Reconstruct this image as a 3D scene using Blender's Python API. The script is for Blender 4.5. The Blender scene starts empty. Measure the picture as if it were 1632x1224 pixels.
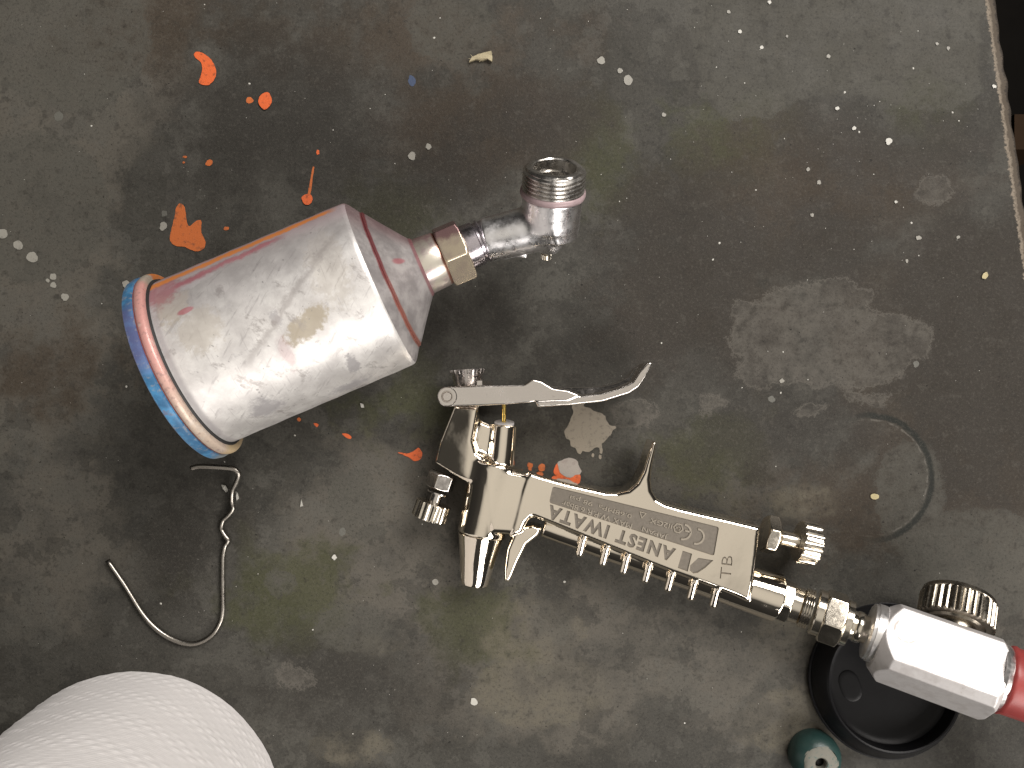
import bpy, bmesh, math, random
import numpy as np
from mathutils import Vector, Matrix
random.seed(7); rng = np.random.default_rng(7)
R = math.radians
SC = bpy.context.scene
COL = SC.collection

# ------------------------------------------------------------------ camera
H = 330.0                      # camera height above the bench, mm
K = 0.25                       # bench millimetres per photo pixel
cam = bpy.data.cameras.new('camera'); camo = bpy.data.objects.new('camera', cam); COL.objects.link(camo)
camo.location = (0, 0, H / 1000); camo.rotation_euler = (0, 0, 0)
cam.sensor_fit = 'HORIZONTAL'; cam.angle = 2 * math.atan(816 * K / H)
cam.clip_start = 0.01; cam.clip_end = 20
SC.camera = camo

# ------------------------------------------------------------------ light: a room with a pale ceiling, two ceiling lamps
W = bpy.data.worlds.new('World'); SC.world = W; W.use_nodes = True
wn = W.node_tree.nodes; wl = W.node_tree.links
bg = wn['Background']
tc = wn.new('ShaderNodeTexCoord'); sx = wn.new('ShaderNodeSeparateXYZ'); rp = wn.new('ShaderNodeValToRGB')
wl.new(tc.outputs['Generated'], sx.inputs[0]); wl.new(sx.outputs['Z'], rp.inputs[0]); wl.new(rp.outputs[0], bg.inputs[0])
e = rp.color_ramp.elements
e[0].position = 0.0; e[0].color = (0.022, 0.021, 0.019, 1)
e[1].position = 1.0; e[1].color = (0.66, 0.615, 0.55, 1)
for p, c in ((0.50, (0.030, 0.028, 0.026, 1)), (0.82, (0.050, 0.047, 0.042, 1)), (0.875, (0.38, 0.355, 0.32, 1)), (0.93, (0.60, 0.56, 0.50, 1))):
    q = rp.color_ramp.elements.new(p); q.color = c
bg.inputs[1].default_value = 1.0

def area_lamp(name, d, dist, sxy, power, col):
    L = bpy.data.lights.new(name, 'AREA'); L.shape = 'RECTANGLE'; L.size, L.size_y = sxy; L.energy = power; L.color = col
    o = bpy.data.objects.new(name, L); COL.objects.link(o)
    v = Vector(d).normalized() * dist; o.location = v
    o.rotation_euler = (-v).to_track_quat('-Z', 'Y').to_euler()
    return o
area_lamp('ceiling_lamp', (0.52, -0.74, 0.66), 2.0, (1.5, 0.8), 36, (1.0, 0.95, 0.9))
area_lamp('ceiling_lamp', (0.50, 0.64, 0.80), 2.4, (1.6, 0.9), 74, (1.0, 0.95, 0.9))

SC.view_settings.view_transform = 'Standard'; SC.view_settings.look = 'None'
SC.view_settings.gamma = 1.0; SC.view_settings.exposure = 0.0; SC.view_settings.use_curve_mapping = False
SC.render.engine = 'CYCLES'; SC.cycles.use_denoising = True
SC.cycles.max_bounces = 8; SC.cycles.glossy_bounces = 5

# ------------------------------------------------------------------ helpers: coordinates
def at(px, py, z=0.0):
    """photo pixel -> millimetres in the room at height z"""
    s = K * (H - z) / H
    return np.array([(px - 816) * s, (612 - py) * s, z], float)
def pts2(pl, z): return np.array([at(x, y, z)[:2] for x, y in pl])
def zoomed(pl, ox, oy, s): return [(ox + x / s, oy + y / s) for x, y in pl]
def nrm(v): v = np.asarray(v, float); return v / np.linalg.norm(v)
def frame(axis, up=(0, 0, 1)):
    """3x3, columns: u, v, axis"""
    w = nrm(axis); u = np.cross(up, w)
    if np.linalg.norm(u) < 1e-3: u = np.cross((1, 0, 0), w)
    u = nrm(u); v = np.cross(w, u)
    return np.stack([u, v, w], 1)

# ------------------------------------------------------------------ helpers: objects
def tag(o, label=None, cat=None, group=None, kind=None):
    if label: o['label'] = label
    if cat: o['category'] = cat
    if group: o['group'] = group
    if kind: o['kind'] = kind
    return o
def thing(name, loc, label, cat, group=None):
    o = bpy.data.objects.new(name, None); COL.objects.link(o)
    o.location = Vector(loc) / 1000; o.empty_display_size = 0.01
    return tag(o, label, cat, group)
def origin_of(p):
    v = Vector((0, 0, 0))
    while p is not None: v += p.location; p = p.parent
    return np.array(v) * 1000
def mk(name, V, F, mat, parent=None, smooth=True, N=None, attrs=None, sharp=None, loc=None):
    """one mesh object from millimetre world coordinates"""
    V = np.asarray(V, float)
    o0 = origin_of(parent)
    if parent is None and loc is not None: o0 = np.asarray(loc, float)
    me = bpy.data.meshes.new(name)
    me.from_pydata(((V - o0) / 1000).tolist(), [], F if isinstance(F, list) else F.tolist())
    me.update()
    o = bpy.data.objects.new(name, me); COL.objects.link(o)
    if parent is not None: o.parent = parent
    elif loc is not None: o.location = Vector(loc) / 1000
    mats = mat if isinstance(mat, (list, tuple)) else [mat]
    for m in mats: me.materials.append(m)
    me.polygons.foreach_set('use_smooth', [smooth] * len(me.polygons))
    if attrs:
        for k, v in attrs.items():
            a = me.attributes.new(k, 'FLOAT', 'POINT'); a.data.foreach_set('value', np.asarray(v, np.float32))
    if sharp is not None and smooth: me.set_sharp_from_angle(angle=R(sharp))
    if N is not None: me.normals_split_custom_set_from_vertices(N.tolist())
    me.update()
    return o
def lathe(profile, base, axis, n=64, radial=None, up=(0, 0, 1), cap0=True, cap1=True, rot=0.0):
    """profile [(s, r)] turned about axis from base; radial(theta, i) scales r. returns V, F, s, theta"""
    M = frame(axis, up); base = np.asarray(base, float)
    th = np.linspace(0, 2 * math.pi, n, endpoint=False) + rot
    V = []; S = []; T = []
    for i, (s, r) in enumerate(profile):
        rr = r * (radial(th, i) if radial else np.ones(n))
        V.append(base + np.outer(rr * np.cos(th), M[:, 0]) + np.outer(rr * np.sin(th), M[:, 1]) + s * M[:, 2])
        S += [s] * n; T += list(th)
    m = len(profile); V = np.concatenate(V)
    F = []
    for i in range(m - 1):
        for j in range(n):
            k = (j + 1) % n
            F.append([i * n + j, i * n + k, (i + 1) * n + k, (i + 1) * n + j])
    if cap0: F.append(list(range(n))[::-1])
    if cap1: F.append(list(range((m - 1) * n, m * n)))
    return V, F, np.array(S), np.array(T)
def catmull(P, k=6):
    P = [np.asarray(p, float) for p in P]; Q = [2 * P[0] - P[1]] + P + [2 * P[-1] - P[-2]]
    out = []
    for i in range(1, len(Q) - 2):
        a, b, c, d = Q[i - 1:i + 3]
        for t in np.linspace(0, 1, k, endpoint=False):
            out.append(.5 * (2 * b + (c - a) * t + (2 * a - 5 * b + 4 * c - d) * t ** 2 + (3 * b - a - 3 * c + d) * t ** 3))
    out.append(P[-1]); return np.array(out)
def tube(P, r, n=16):
    P = np.asarray(P, float); m = len(P)
    T = np.gradient(P, axis=0); T /= np.linalg.norm(T, axis=1)[:, None]
    u = frame(T[0])[:, 0]; V = []
    rr = np.broadcast_to(r, (m,))
    th = np.linspace(0, 2 * math.pi, n, endpoint=False)
    for i in range(m):
        u = u - T[i] * (u @ T[i]); u /= np.linalg.norm(u); v = np.cross(T[i], u)
        V.append(P[i] + rr[i] * (np.outer(np.cos(th), u) + np.outer(np.sin(th), v)))
    V = np.concatenate(V); F = []
    for i in range(m - 1):
        for j in range(n):
            k = (j + 1) % n; F.append([i * n + j, i * n + k, (i + 1) * n + k, (i + 1) * n + j])
    F.append(list(range(n))[::-1]); F.append(list(range((m - 1) * n, m * n)))
    return V, F

# ------------------------------------------------------------------ helpers: solids from distance fields
def sd_poly(X, Y, P):
    P = np.asarray(P, float); d = np.full(X.shape, 1e9); inside = np.zeros(X.shape, bool)
    for i in range(len(P)):
        a = P[i]; b = P[i - 1]; ex, ey = b - a; wx = X - a[0]; wy = Y - a[1]
        t = np.clip((wx * ex + wy * ey) / (ex * ex + ey * ey + 1e-12), 0, 1)
        d = np.minimum(d, (wx - ex * t) ** 2 + (wy - ey * t) ** 2)
        c = ((a[1] > Y) != (b[1] > Y)) & (X < (b[0] - a[0]) * (Y - a[1]) / (b[1] - a[1] + 1e-12) + a[0])
        inside ^= c
    return np.where(inside, -1, 1) * np.sqrt(d)
def smin(a, b, k):
    h = np.clip(.5 + .5 * (b - a) / k, 0, 1)
    return b + (a - b) * h - k * h * (1 - h)
def smax(a, b, k): return -smin(-a, -b, k)
class Field:
    def __init__(s, lo, hi, h):
        s.h = h; s.lo = np.asarray(lo, float)
        n = np.ceil((np.asarray(hi) - s.lo) / h).astype(int) + 1
        ax = [s.lo[i] + h * np.arange(n[i]) for i in range(3)]
        s.x, s.y, s.z = ax
        s.X2, s.Y2 = np.meshgrid(ax[0], ax[1], indexing='ij')
        s.X, s.Y, s.Z = np.meshgrid(*ax, indexing='ij', sparse=True)
        s.n = n
    def extrude(s, poly, z0, z1, r=1.0):
        d2 = (sd_poly(s.X2, s.Y2, poly) + r)[:, :, None]
        w = np.abs(s.Z - (z0 + z1) / 2) - ((z1 - z0) / 2 - r)
        return np.minimum(np.maximum(d2, w), 0) + np.sqrt(np.maximum(d2, 0) ** 2 + np.maximum(w, 0) ** 2) - r
    def cone(s, a, b, ra, rb, flat=True, r=0.6):
        a = np.asarray(a, float); b = np.asarray(b, float); L = np.linalg.norm(b - a); u = (b - a) / L
        px, py, pz = s.X - a[0], s.Y - a[1], s.Z - a[2]
        t = px * u[0] + py * u[1] + pz * u[2]
        if flat:
            rad = np.sqrt(np.maximum(px ** 2 + py ** 2 + pz ** 2 - t ** 2, 0))
            dr = rad - (ra + (rb - ra) * np.clip(t / L, 0, 1)) + r
            w = np.abs(t - L / 2) - (L / 2 - r)
            return np.minimum(np.maximum(dr, w), 0) + np.sqrt(np.maximum(dr, 0) ** 2 + np.maximum(w, 0) ** 2) - r
        tc = np.clip(t, 0, L)
        return np.sqrt((px - tc * u[0]) ** 2 + (py - tc * u[1]) ** 2 + (pz - tc * u[2]) ** 2) - (ra + (rb - ra) * tc / L)
    def sphere(s, c, r): return np.sqrt((s.X - c[0]) ** 2 + (s.Y - c[1]) ** 2 + (s.Z - c[2]) ** 2) - r
    def plane(s, p, n):
        n = nrm(n); return (s.X - p[0]) * n[0] + (s.Y - p[1]) * n[1] + (s.Z - p[2]) * n[2]
    def grad(s, f, P):
        g = []
        q = (P - s.lo) / s.h; i = np.clip(np.floor(q).astype(int), 1, s.n - 3); t = q - i
        def samp(o):
            r = 0
            for dx in (0, 1):
                for dy in (0, 1):
                    for dz in (0, 1):
                        w = (t[:, 0] if dx else 1 - t[:, 0]) * (t[:, 1] if dy else 1 - t[:, 1]) * (t[:, 2] if dz else 1 - t[:, 2])
                        r = r + w * f[i[:, 0] + dx + o[0], i[:, 1] + dy + o[1], i[:, 2] + dz + o[2]]
            return r
        g = np.stack([samp((1, 0, 0)) - samp((-1, 0, 0)), samp((0, 1, 0)) - samp((0, -1, 0)), samp((0, 0, 1)) - samp((0, 0, -1))], 1)
        return g / (np.linalg.norm(g, axis=1)[:, None] + 1e-9)
    def mesh(s, f):
        """surface nets"""
        f = np.broadcast_to(f, tuple(s.n)); neg = f < 0
        c = [neg[dx:dx + s.n[0] - 1, dy:dy + s.n[1] - 1, dz:dz + s.n[2] - 1] for dx in (0, 1) for dy in (0, 1) for dz in (0, 1)]
        cnt = sum(x.astype(np.int8) for x in c)
        I = np.argwhere((cnt > 0) & (cnt < 8))
        acc = np.zeros((len(I), 3)); num = np.zeros(len(I))
        cor = [(dx, dy, dz) for dx in (0, 1) for dy in (0, 1) for dz in (0, 1)]
        for a in cor:
            for k in range(3):
                if a[k]: continue
                b = list(a); b[k] = 1
                fa = f[I[:, 0] + a[0], I[:, 1] + a[1], I[:, 2] + a[2]]; fb = f[I[:, 0] + b[0], I[:, 1] + b[1], I[:, 2] + b[2]]
                m = (fa < 0) != (fb < 0); t = np.where(m, fa / np.where(m, fa - fb, 1), 0)
                p = np.tile(np.array(a, float), (len(I), 1)); p[:, k] = t
                acc += p * m[:, None]; num += m
        V = s.lo + s.h * (I + acc / num[:, None])
        idx = -np.ones(tuple(s.n - 1), int); idx[tuple(I.T)] = np.arange(len(I))
        F = []
        for k in range(3):
            o1, o2 = [(1, 2), (2, 0), (0, 1)][k]
            sl = [slice(1, -1)] * 3; sl[k] = slice(0, -1)
            sl2 = list(sl); sl2[k] = slice(1, None)
            A = neg[tuple(sl)]; B = neg[tuple(sl2)]
            E = np.argwhere(A != B)
            off = np.ones(3, int); off[k] = 0; E = E + off
            fl = neg[tuple(E.T)]
            d1 = np.zeros(3, int); d1[o1] = 1; d2 = np.zeros(3, int); d2[o2] = 1
            q = np.stack([idx[tuple((E - d1 - d2).T)], idx[tuple((E - d2).T)], idx[tuple(E.T)], idx[tuple((E - d1).T)]], 1)
            q[~fl] = q[~fl][:, ::-1]
            F.append(q)
        return V, np.concatenate(F)
def solid(name, fld, f, mat, parent, M=None, base=None, normals=True):
    f = np.broadcast_to(f, tuple(fld.n))
    V, F = fld.mesh(f); N = fld.grad(f, V)
    if M is not None: V = V @ M.T + np.asarray(base); N = N @ M.T
    return mk(name, V, F, mat, parent, N=N if normals else None)
def hex_nut(name, base, axis, rf, L, mat, parent, rot=0.0, cham=0.8, bore=0.0):
    """chamfered hexagonal nut: rf across-flats radius, turned from base along axis"""
    rc = rf / math.cos(math.pi / 6)
    F = Field((-rc - 1, -rc - 1, -1), (rc + 1, rc + 1, L + 1), 0.3)
    d = None
    for k in range(6):
        a = rot + k * math.pi / 3
        p = F.X * math.cos(a) + F.Y * math.sin(a) - rf
        d = p if d is None else np.maximum(d, p)
    d = np.maximum(d, np.maximum(-F.Z, F.Z - L))
    rad = np.sqrt(F.X ** 2 + F.Y ** 2)
    c = (rad - rc + cham) * .5 + (np.abs(F.Z - L / 2) - L / 2) * .866 + 0.15
    d = np.maximum(d, c)
    return solid(name, F, d, mat, parent, frame(axis), base)
def fluted(name, base, axis, prof, teeth, depth, mat, parent, sharp=30, idx=None):
    n = teeth * 8
    def rad(th, i):
        if idx is not None and i not in idx: return np.ones(len(th))
        return 1 - depth * (0.5 + 0.5 * np.tanh(3 * np.cos(teeth * th)))
    V, F, _, _ = lathe(prof, base, axis, n, rad)
    return mk(name, V, F, mat, parent, sharp=sharp)

# ------------------------------------------------------------------ helpers: materials
class M_:
    def __init__(s, name):
        s.m = bpy.data.materials.new(name); s.m.use_nodes = True
        s.nt = s.m.node_tree; s.b = s.nt.nodes['Principled BSDF']; s._mm = None
    def put(s, inp, v):
        if hasattr(v, 'is_linked') or isinstance(v, bpy.types.NodeSocket): s.nt.links.new(v, inp)
        elif isinstance(v, (tuple, list)) and len(v) == 3 and inp.type == 'RGBA': inp.default_value = (*v, 1)
        else: inp.default_value = v
    def node(s, t, ins=None, **kw):
        n = s.nt.nodes.new(t)
        for k, v in kw.items(): setattr(n, k, v)
        for k, v in (ins or {}).items(): s.put(n.inputs[k], v)
        return n
    def math(s, op, a, b=0.0, clamp=False):
        n = s.node('ShaderNodeMath', {0: a, 1: b}, operation=op, use_clamp=clamp); return n.outputs[0]
    def add(s, a, b): return s.math('ADD', a, b)
    def sub(s, a, b): return s.math('SUBTRACT', a, b)
    def mul(s, a, b): return s.math('MULTIPLY', a, b)
    def mx(s, a, b): return s.math('MAXIMUM', a, b)
    def mm(s):
        if s._mm is None:
            t = s.node('ShaderNodeTexCoord')
            s._mm = s.node('ShaderNodeVectorMath', {0: t.outputs['Object'], 'Scale': 1000.0}, operation='SCALE').outputs[0]
        return s._mm
    def vec(s, x, y, z=0.0): return s.node('ShaderNodeCombineXYZ', {0: x, 1: y, 2: z}).outputs[0]
    def vscale(s, v, xyz): return s.node('ShaderNodeVectorMath', {0: v, 1: xyz}, operation='MULTIPLY').outputs[0]
    def noise(s, mmsize, detail=3.0, rough=0.55, v=None, dist=0.0, off=0.0):
        v = v if v is not None else s.mm()
        if off: v = s.node('ShaderNodeVectorMath', {0: v, 1: (off, off * 1.7, off * .6)}, operation='ADD').outputs[0]
        n = s.node('ShaderNodeTexNoise', {'Vector': v, 'Scale': 1.0 / mmsize, 'Detail': detail, 'Roughness': rough, 'Distortion': dist})
        return n.outputs['Fac']
    def rng(s, x, a, b, c=0.0, d=1.0, smooth=True):
        n = s.node('ShaderNodeMapRange', {0: x, 1: a, 2: b, 3: c, 4: d}, interpolation_type='SMOOTHSTEP' if smooth else 'LINEAR')
        return n.outputs[0]
    def attr(s, k): return s.node('ShaderNodeAttribute', attribute_name=k).outputs['Fac']
    def mix(s, f, a, b):
        n = s.node('ShaderNodeMix', data_type='RGBA'); s.put(n.inputs[0], f); s.put(n.inputs[6], a); s.put(n.inputs[7], b); return n.outputs[2]
    def mixf(s, f, a, b):
        n = s.node('ShaderNodeMix', data_type='FLOAT'); s.put(n.inputs[0], f); s.put(n.inputs[2], a); s.put(n.inputs[3], b); return n.outputs[0]
    def bump(s, h, dist=0.0001, strength=1.0):
        n = s.node('ShaderNodeBump', {'Height': h, 'Distance': dist, 'Strength': strength}); s.put(s.b.inputs['Normal'], n.outputs[0])
    def set(s, **kw):
        for k, v in kw.items(): s.put(s.b.inputs[k.replace('_', ' ')], v)
        return s.m

def metal(name, col, rough, smudge=0.25, dirt=(0.10, 0.08, 0.05), dirt_amt=0.15, bump=0.00001, wave=0.0):
    m = M_(name)
    n = m.noise(9, 4, .6); f = m.noise(1.2, 3, .6, off=4)
    d = m.rng(m.noise(3.5, 5, .65, off=9), .60, .78)
    col2 = m.mix(m.mul(d, dirt_amt), col, dirt)
    r = m.add(m.mul(m.rng(n, .45, .75), smudge), m.mul(f, rough))
    hgt = m.noise(6, 2, .5, off=3)
    if wave: hgt = m.add(m.mul(hgt, bump), m.mul(m.noise(24, 1, .4, off=12), wave)); bump = 1.0
    m.bump(hgt, bump)
    return m.set(Base_Color=col2, Metallic=1.0, Roughness=m.add(r, rough * .5))
def plain(name, col, rough=.5, var=.25, size=4, bump=0.00005, metallic=0.0, coat=0.0):
    m = M_(name)
    n = m.noise(size, 4, .6)
    c2 = tuple(x * (1 - var) for x in col)
    m.bump(m.noise(size * .3, 3, .6, off=2), bump)
    return m.set(Base_Color=m.mix(n, c2, tuple(min(1, x * (1 + var)) for x in col)), Roughness=rough, Metallic=metallic, Coat_Weight=coat)

CHROME = metal('polished_nickel', (0.91, 0.83, 0.71), 0.05, 0.06, dirt_amt=.10, bump=0.00006, wave=0.0016)
NICKEL = metal('satin_nickel', (0.78, 0.72, 0.62), 0.16, 0.12, dirt_amt=.3)
STEEL = metal('worn_steel', (0.68, 0.64, 0.60), 0.17, 0.14, dirt=(.12, .08, .07), dirt_amt=.35)
KNOBM = metal('knurled_brass_grey', (0.36, 0.325, 0.27), 0.24, 0.15, dirt_amt=.5)
ALU = metal('machined_aluminium', (0.92, 0.90, 0.89), 0.36, 0.12, dirt=(.5, .45, .42), dirt_amt=.25)
BRASS = metal('yellow_brass', (0.80, 0.58, 0.18), 0.15, .1)
CAST = metal('cast_aluminium', (0.90, 0.89, 0.90), 0.27, 0.20, dirt=(.4, .37, .39), dirt_amt=.6, bump=0.00008)
THREAD = metal('dull_thread', (0.55, 0.53, 0.50), 0.25, 0.2, dirt_amt=.4)
ENGRAVE = plain('etched_grey', (0.17, 0.15, 0.125), .55, .25, 1.2, metallic=.6)
RAISED = metal('raised_lettering', (0.62, 0.56, 0.48), 0.25, .1)
DARKM = plain('dark_bore', (0.02, 0.02, 0.02), .6)

# ------------------------------------------------------------------ the bench top
def xe(y): return 191.75 - 0.142 * (y - 153)          # the bench's right edge
ys = np.concatenate([np.linspace(-600, -175, 16)[:-1], np.arange(-175, 175.1, 1.4), np.linspace(175, 600, 16)[1:]])
us = np.concatenate([np.linspace(-900, -425, 14)[:-1], np.arange(-425, -5, 1.4), np.arange(-5, 0.01, .5)])
prof = [(u, 0.0) for u in us] + [(.35, -.08), (.75, -.3), (1.05, -.75), (1.2, -1.4), (1.2, -14), (1.2, -28)]
nu, ny = len(prof), len(ys)
U = np.array([p[0] for p in prof]); Zp = np.array([p[1] for p in prof])
YY, UU = np.meshgrid(ys, U, indexing='ij'); ZZ = np.broadcast_to(Zp, UU.shape).copy()
XX = UU + xe(YY)
wob = 0.35 * np.sin(YY / 7.0) * np.sin(YY / 2.9 + 1) + .25 * np.sin(YY / 1.7)
XX = XX + wob * np.clip((UU + 3) / 3, 0, 1)
def area(polys, ox=0, oy=0, s=1.0):
    d = None
    for pl in polys:
        q = sd_poly(XX, YY, pts2(zoomed(pl, ox, oy, s), 0)); d = q if d is None else np.minimum(d, q)
    return d
def spots(lst):
    d = None
    for px, py, rx, ry in lst:
        c = at(px, py); q = (np.sqrt(((XX - c[0]) / (rx * K)) ** 2 + ((YY - c[1]) / (ry * K)) ** 2) - 1) * min(rx, ry) * K
        d = q if d is None else np.minimum(d, q)
    return d
big = [(135, 160), (240, 160), (270, 120), (300, 100), (400, 90), (480, 70), (600, 75), (660, 115), (720, 120), (690, 190), (750, 215), (850, 210),
       (930, 240), (980, 300), (960, 380), (880, 400), (840, 480), (760, 510), (700, 540), (640, 540), (600, 530), (560, 500), (480, 530), (400, 510), (300, 510),
       (200, 515), (140, 480), (170, 400), (130, 380), (100, 310), (130, 270)]
a_pale = np.minimum(area([big], 1120, 420, 2.66), np.minimum(
    area([[(0, 560), (60, 550), (110, 580), (90, 610), (0, 630)], [(380, 640), (430, 600), (520, 600), (480, 640), (400, 665)],
          [(600, 540), (700, 560), (800, 560), (780, 600), (690, 590), (620, 570)]], 1120, 420, 2.66),
    spots([(1010, 660, 36, 20), (1490, 305, 26, 22), (470, 1080, 30, 16), (455, 1065, 12, 10)])))
a_worn = np.minimum(area([[(30, -300), (40, 120), (90, 300), (110, 400), (160, 480), (210, 570), (300, 550), (440, 550), (480, 510), (560, 470), (640, 450),
    (760, 440), (900, 450), (1100, 520), (1300, 520), (1420, 440), (1440, -300)]], 1080, 0, 2.957),
    np.minimum(area([[(500, 380), (620, 320), (690, 330), (720, 460), (790, 640), (700, 690), (560, 620), (480, 520)],
         [(200, 840), (260, 810), (320, 840), (340, 890), (300, 945), (230, 940), (195, 890)]], 360, 640, 3.06),
    spots([(1450, 790, 55, 90), (560, 1000, 60, 40), (110, 60, 130, 120), (60, 330, 110, 120), (1560, 900, 120, 90), (720, 40, 70, 60)])))
a_tan = np.minimum(spots([(850, 1010, 85, 60), (860, 1100, 110, 60), (600, 1030, 40, 18), (1300, 1150, 130, 60), (1280, 800, 60, 30), (560, 1190, 60, 30)]),
                   spots([(1250, 1010, 60, 40)]))
a_olive = spots([(650, 330, 60, 40), (955, 250, 45, 60), (1150, 240, 90, 70), (1120, 730, 80, 60), (660, 640, 60, 30), (1460, 180, 50, 60), (460, 950, 90, 60), (770, 1000, 60, 50), (620, 560, 70, 50)])
a_brown = spots([(640, 60, 200, 60), (760, 200, 160, 100), (1370, 300, 200, 90), (1330, 800, 110, 80), (1540, 600, 200, 260), (1240, 330, 200, 120), (1120, 480, 140, 110), (70, 590, 80, 60), (1450, 450, 150, 60), (250, 40, 120, 60)])
a_lit = spots([(40, 60, 260, 240), (60, 400, 120, 160), (60, 560, 130, 200), (80, 860, 110, 150), (620, 860, 170, 150), (1180, 1080, 170, 80), (1580, 960, 90, 120), (880, 1060, 240, 110), (700, 60, 120, 60), (1200, 760, 90, 60)])  # brighter light on the left and bottom, painted into the bench colour
a_dim = spots([(450, 200, 170, 130), (690, 300, 110, 60), (1230, 700, 130, 60), (860, 200, 70, 40), (1130, 560, 120, 100), (300, 840, 60, 80), (560, 1090, 130, 60), (1450, 230, 140, 60), (700, 520, 120, 60), (1540, 560, 170, 260), (1110, 430, 130, 180), (1300, 400, 160, 70), (1300, 680, 180, 60), (1010, 560, 110, 70)])  # dark patches: dimmer light on the right, shade above the cup, painted in
cr = at(1385, 762)
ring_r = np.sqrt((XX - cr[0]) ** 2 + (YY - cr[1]) ** 2); ring_a = np.degrees(np.arctan2(YY - cr[1], XX - cr[0]))
ring_m = np.clip(np.minimum((ring_a + 100) / 40, (115 - ring_a) / 30), 0, 1)
BN = M_('stained_bench')
v = BN.mm()
n1 = BN.noise(45, 5, .6); n2 = BN.noise(14, 5, .62, off=11); n3 = BN.noise(4.5, 4, .6, off=23); n4 = BN.noise(1.1, 3, .65, off=31); n5 = BN.noise(.5, 2, .6, off=41)
edge_n = BN.mul(BN.sub(BN.add(BN.mul(n3, 1.8), BN.add(BN.mul(n2, 1.8), BN.mul(n4, 1.4))), 2.5), 4.2)
soft_n = BN.mul(BN.sub(BN.add(n2, n1), 1.0), 60.0)
def am(k, w, soft=False): return BN.rng(BN.add(BN.attr(k), soft_n if soft else edge_n), w, -w)
c = BN.mix(BN.rng(n1, .35, .65), (0.034, 0.032, 0.027), (0.049, 0.0465, 0.040))
lay = BN.noise(26, 9, .62, off=51); lay2 = BN.noise(17, 9, .64, off=63)
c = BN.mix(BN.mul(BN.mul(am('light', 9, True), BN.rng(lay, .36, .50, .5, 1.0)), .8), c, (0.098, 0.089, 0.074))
c = BN.mix(BN.mul(BN.rng(n2, .45, .66), .45), c, (0.062, 0.059, 0.052))
c = BN.mix(BN.rng(lay, .535, .555, 0, .42), c, (0.076, 0.073, 0.063)); c = BN.mix(BN.rng(lay2, .44, .42, 0, .42), c, (0.026, 0.025, 0.022))
c = BN.mix(BN.rng(lay2, .585, .60, 0, .35), c, (0.090, 0.086, 0.075))
c = BN.mix(BN.mul(am('olive', 9, True), .75), c, (0.047, 0.049, 0.023))
c = BN.mix(BN.mul(am('brown', 12, True), .75), c, (0.041, 0.030, 0.0205))
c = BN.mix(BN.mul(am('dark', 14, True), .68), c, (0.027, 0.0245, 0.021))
c = BN.mix(BN.mul(am('worn', .6), BN.rng(n3, .3, .7, .45, .85)), c, (0.068, 0.065, 0.055))
c = BN.mix(BN.mul(BN.mul(am('tan', 1.3), BN.rng(lay, .42, .56, .25, 1.0)), BN.rng(n3, .3, .7, .3, .8)), c, (0.120, 0.107, 0.080))
pale = am('pale', .5)
rim = BN.mul(BN.rng(BN.math('ABSOLUTE', BN.add(BN.attr('pale'), edge_n)), .8, .15), .4)
c = BN.mix(BN.mul(BN.mul(pale, BN.rng(n2, .36, .56, .45, 1.0)), BN.rng(n3, .3, .68, .35, .95)), c, (0.084, 0.077, 0.066))
c = BN.mix(rim, c, (0.115, 0.105, 0.09))
rr_ = BN.add(BN.attr('ring_r'), BN.mul(BN.sub(n3, .5), 2.2))
rm = BN.attr('ring_m')
c = BN.mix(BN.mul(BN.mul(BN.rng(BN.math('ABSOLUTE', BN.sub(rr_, 25.0)), 1.7, .5), rm), .9), c, (0.013, 0.015, 0.013))
c = BN.mix(BN.mul(BN.mul(BN.rng(BN.math('ABSOLUTE', BN.sub(rr_, 23.4)), .5, .1), rm), BN.rng(n3, .45, .58, 0, .6)), c, (0.13, 0.12, 0.105))
c = BN.mix(BN.rng(n3, .56, .72, 0, .35), c, (0.075, 0.069, 0.059))
c = BN.mix(BN.rng(n3, .44, .28, 0, .45), c, (0.021, 0.019, 0.016))
c = BN.mix(BN.rng(n4, .52, .78, 0, .35), c, (0.105, 0.097, 0.082))
c = BN.mix(BN.rng(n4, .48, .28, 0, .5), c, (0.018, 0.0165, 0.0145))
c = BN.mix(BN.rng(n5, .56, .75, 0, .28), c, (0.10, 0.093, 0.08))
c = BN.mix(BN.rng(n5, .44, .28, 0, .32), c, (0.016, 0.015, 0.013))
pit = BN.rng(BN.noise(1.6, 2, .5, off=77), .735, .76)
c = BN.mix(BN.mul(pit, .8), c, (0.008, 0.007, 0.006))
eu = BN.add(BN.attr('edge_u'), BN.mul(BN.sub(BN.add(n3, n4), 1.0), 2.6))
c = BN.mix(BN.rng(eu, -3.6, -2.6, 0, .75), c, (0.085, 0.066, 0.048))
c = BN.mix(BN.mul(BN.rng(BN.math('ABSOLUTE', BN.add(eu, 2.6)), 1.0, .3), BN.rng(n4, .3, .6, .3, .9)), c, (0.22, 0.185, 0.145))
c = BN.mix(BN.rng(eu, -.6, .3), c, (0.03, 0.024, 0.019))
BN.bump(BN.add(BN.mul(n4, .6), BN.add(BN.mul(n5, .3), BN.mul(pale, .25))), 0.00022, .6)
BENCH = BN.set(Base_Color=c, Roughness=BN.rng(n2, .35, .7, .58, .75), Specular_IOR_Level=.2)
V = np.stack([XX.ravel(), YY.ravel(), ZZ.ravel()], 1)
idx = np.arange(ny * nu).reshape(ny, nu)
F = np.stack([idx[:-1, :-1].ravel(), idx[:-1, 1:].ravel(), idx[1:, 1:].ravel(), idx[1:, :-1].ravel()], 1)
at_ = dict(pale=a_pale, worn=a_worn, tan=a_tan, olive=a_olive, brown=a_brown, dark=a_dim, light=a_lit, ring_r=ring_r, ring_m=ring_m, edge_u=UU + 0 * YY)
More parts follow.
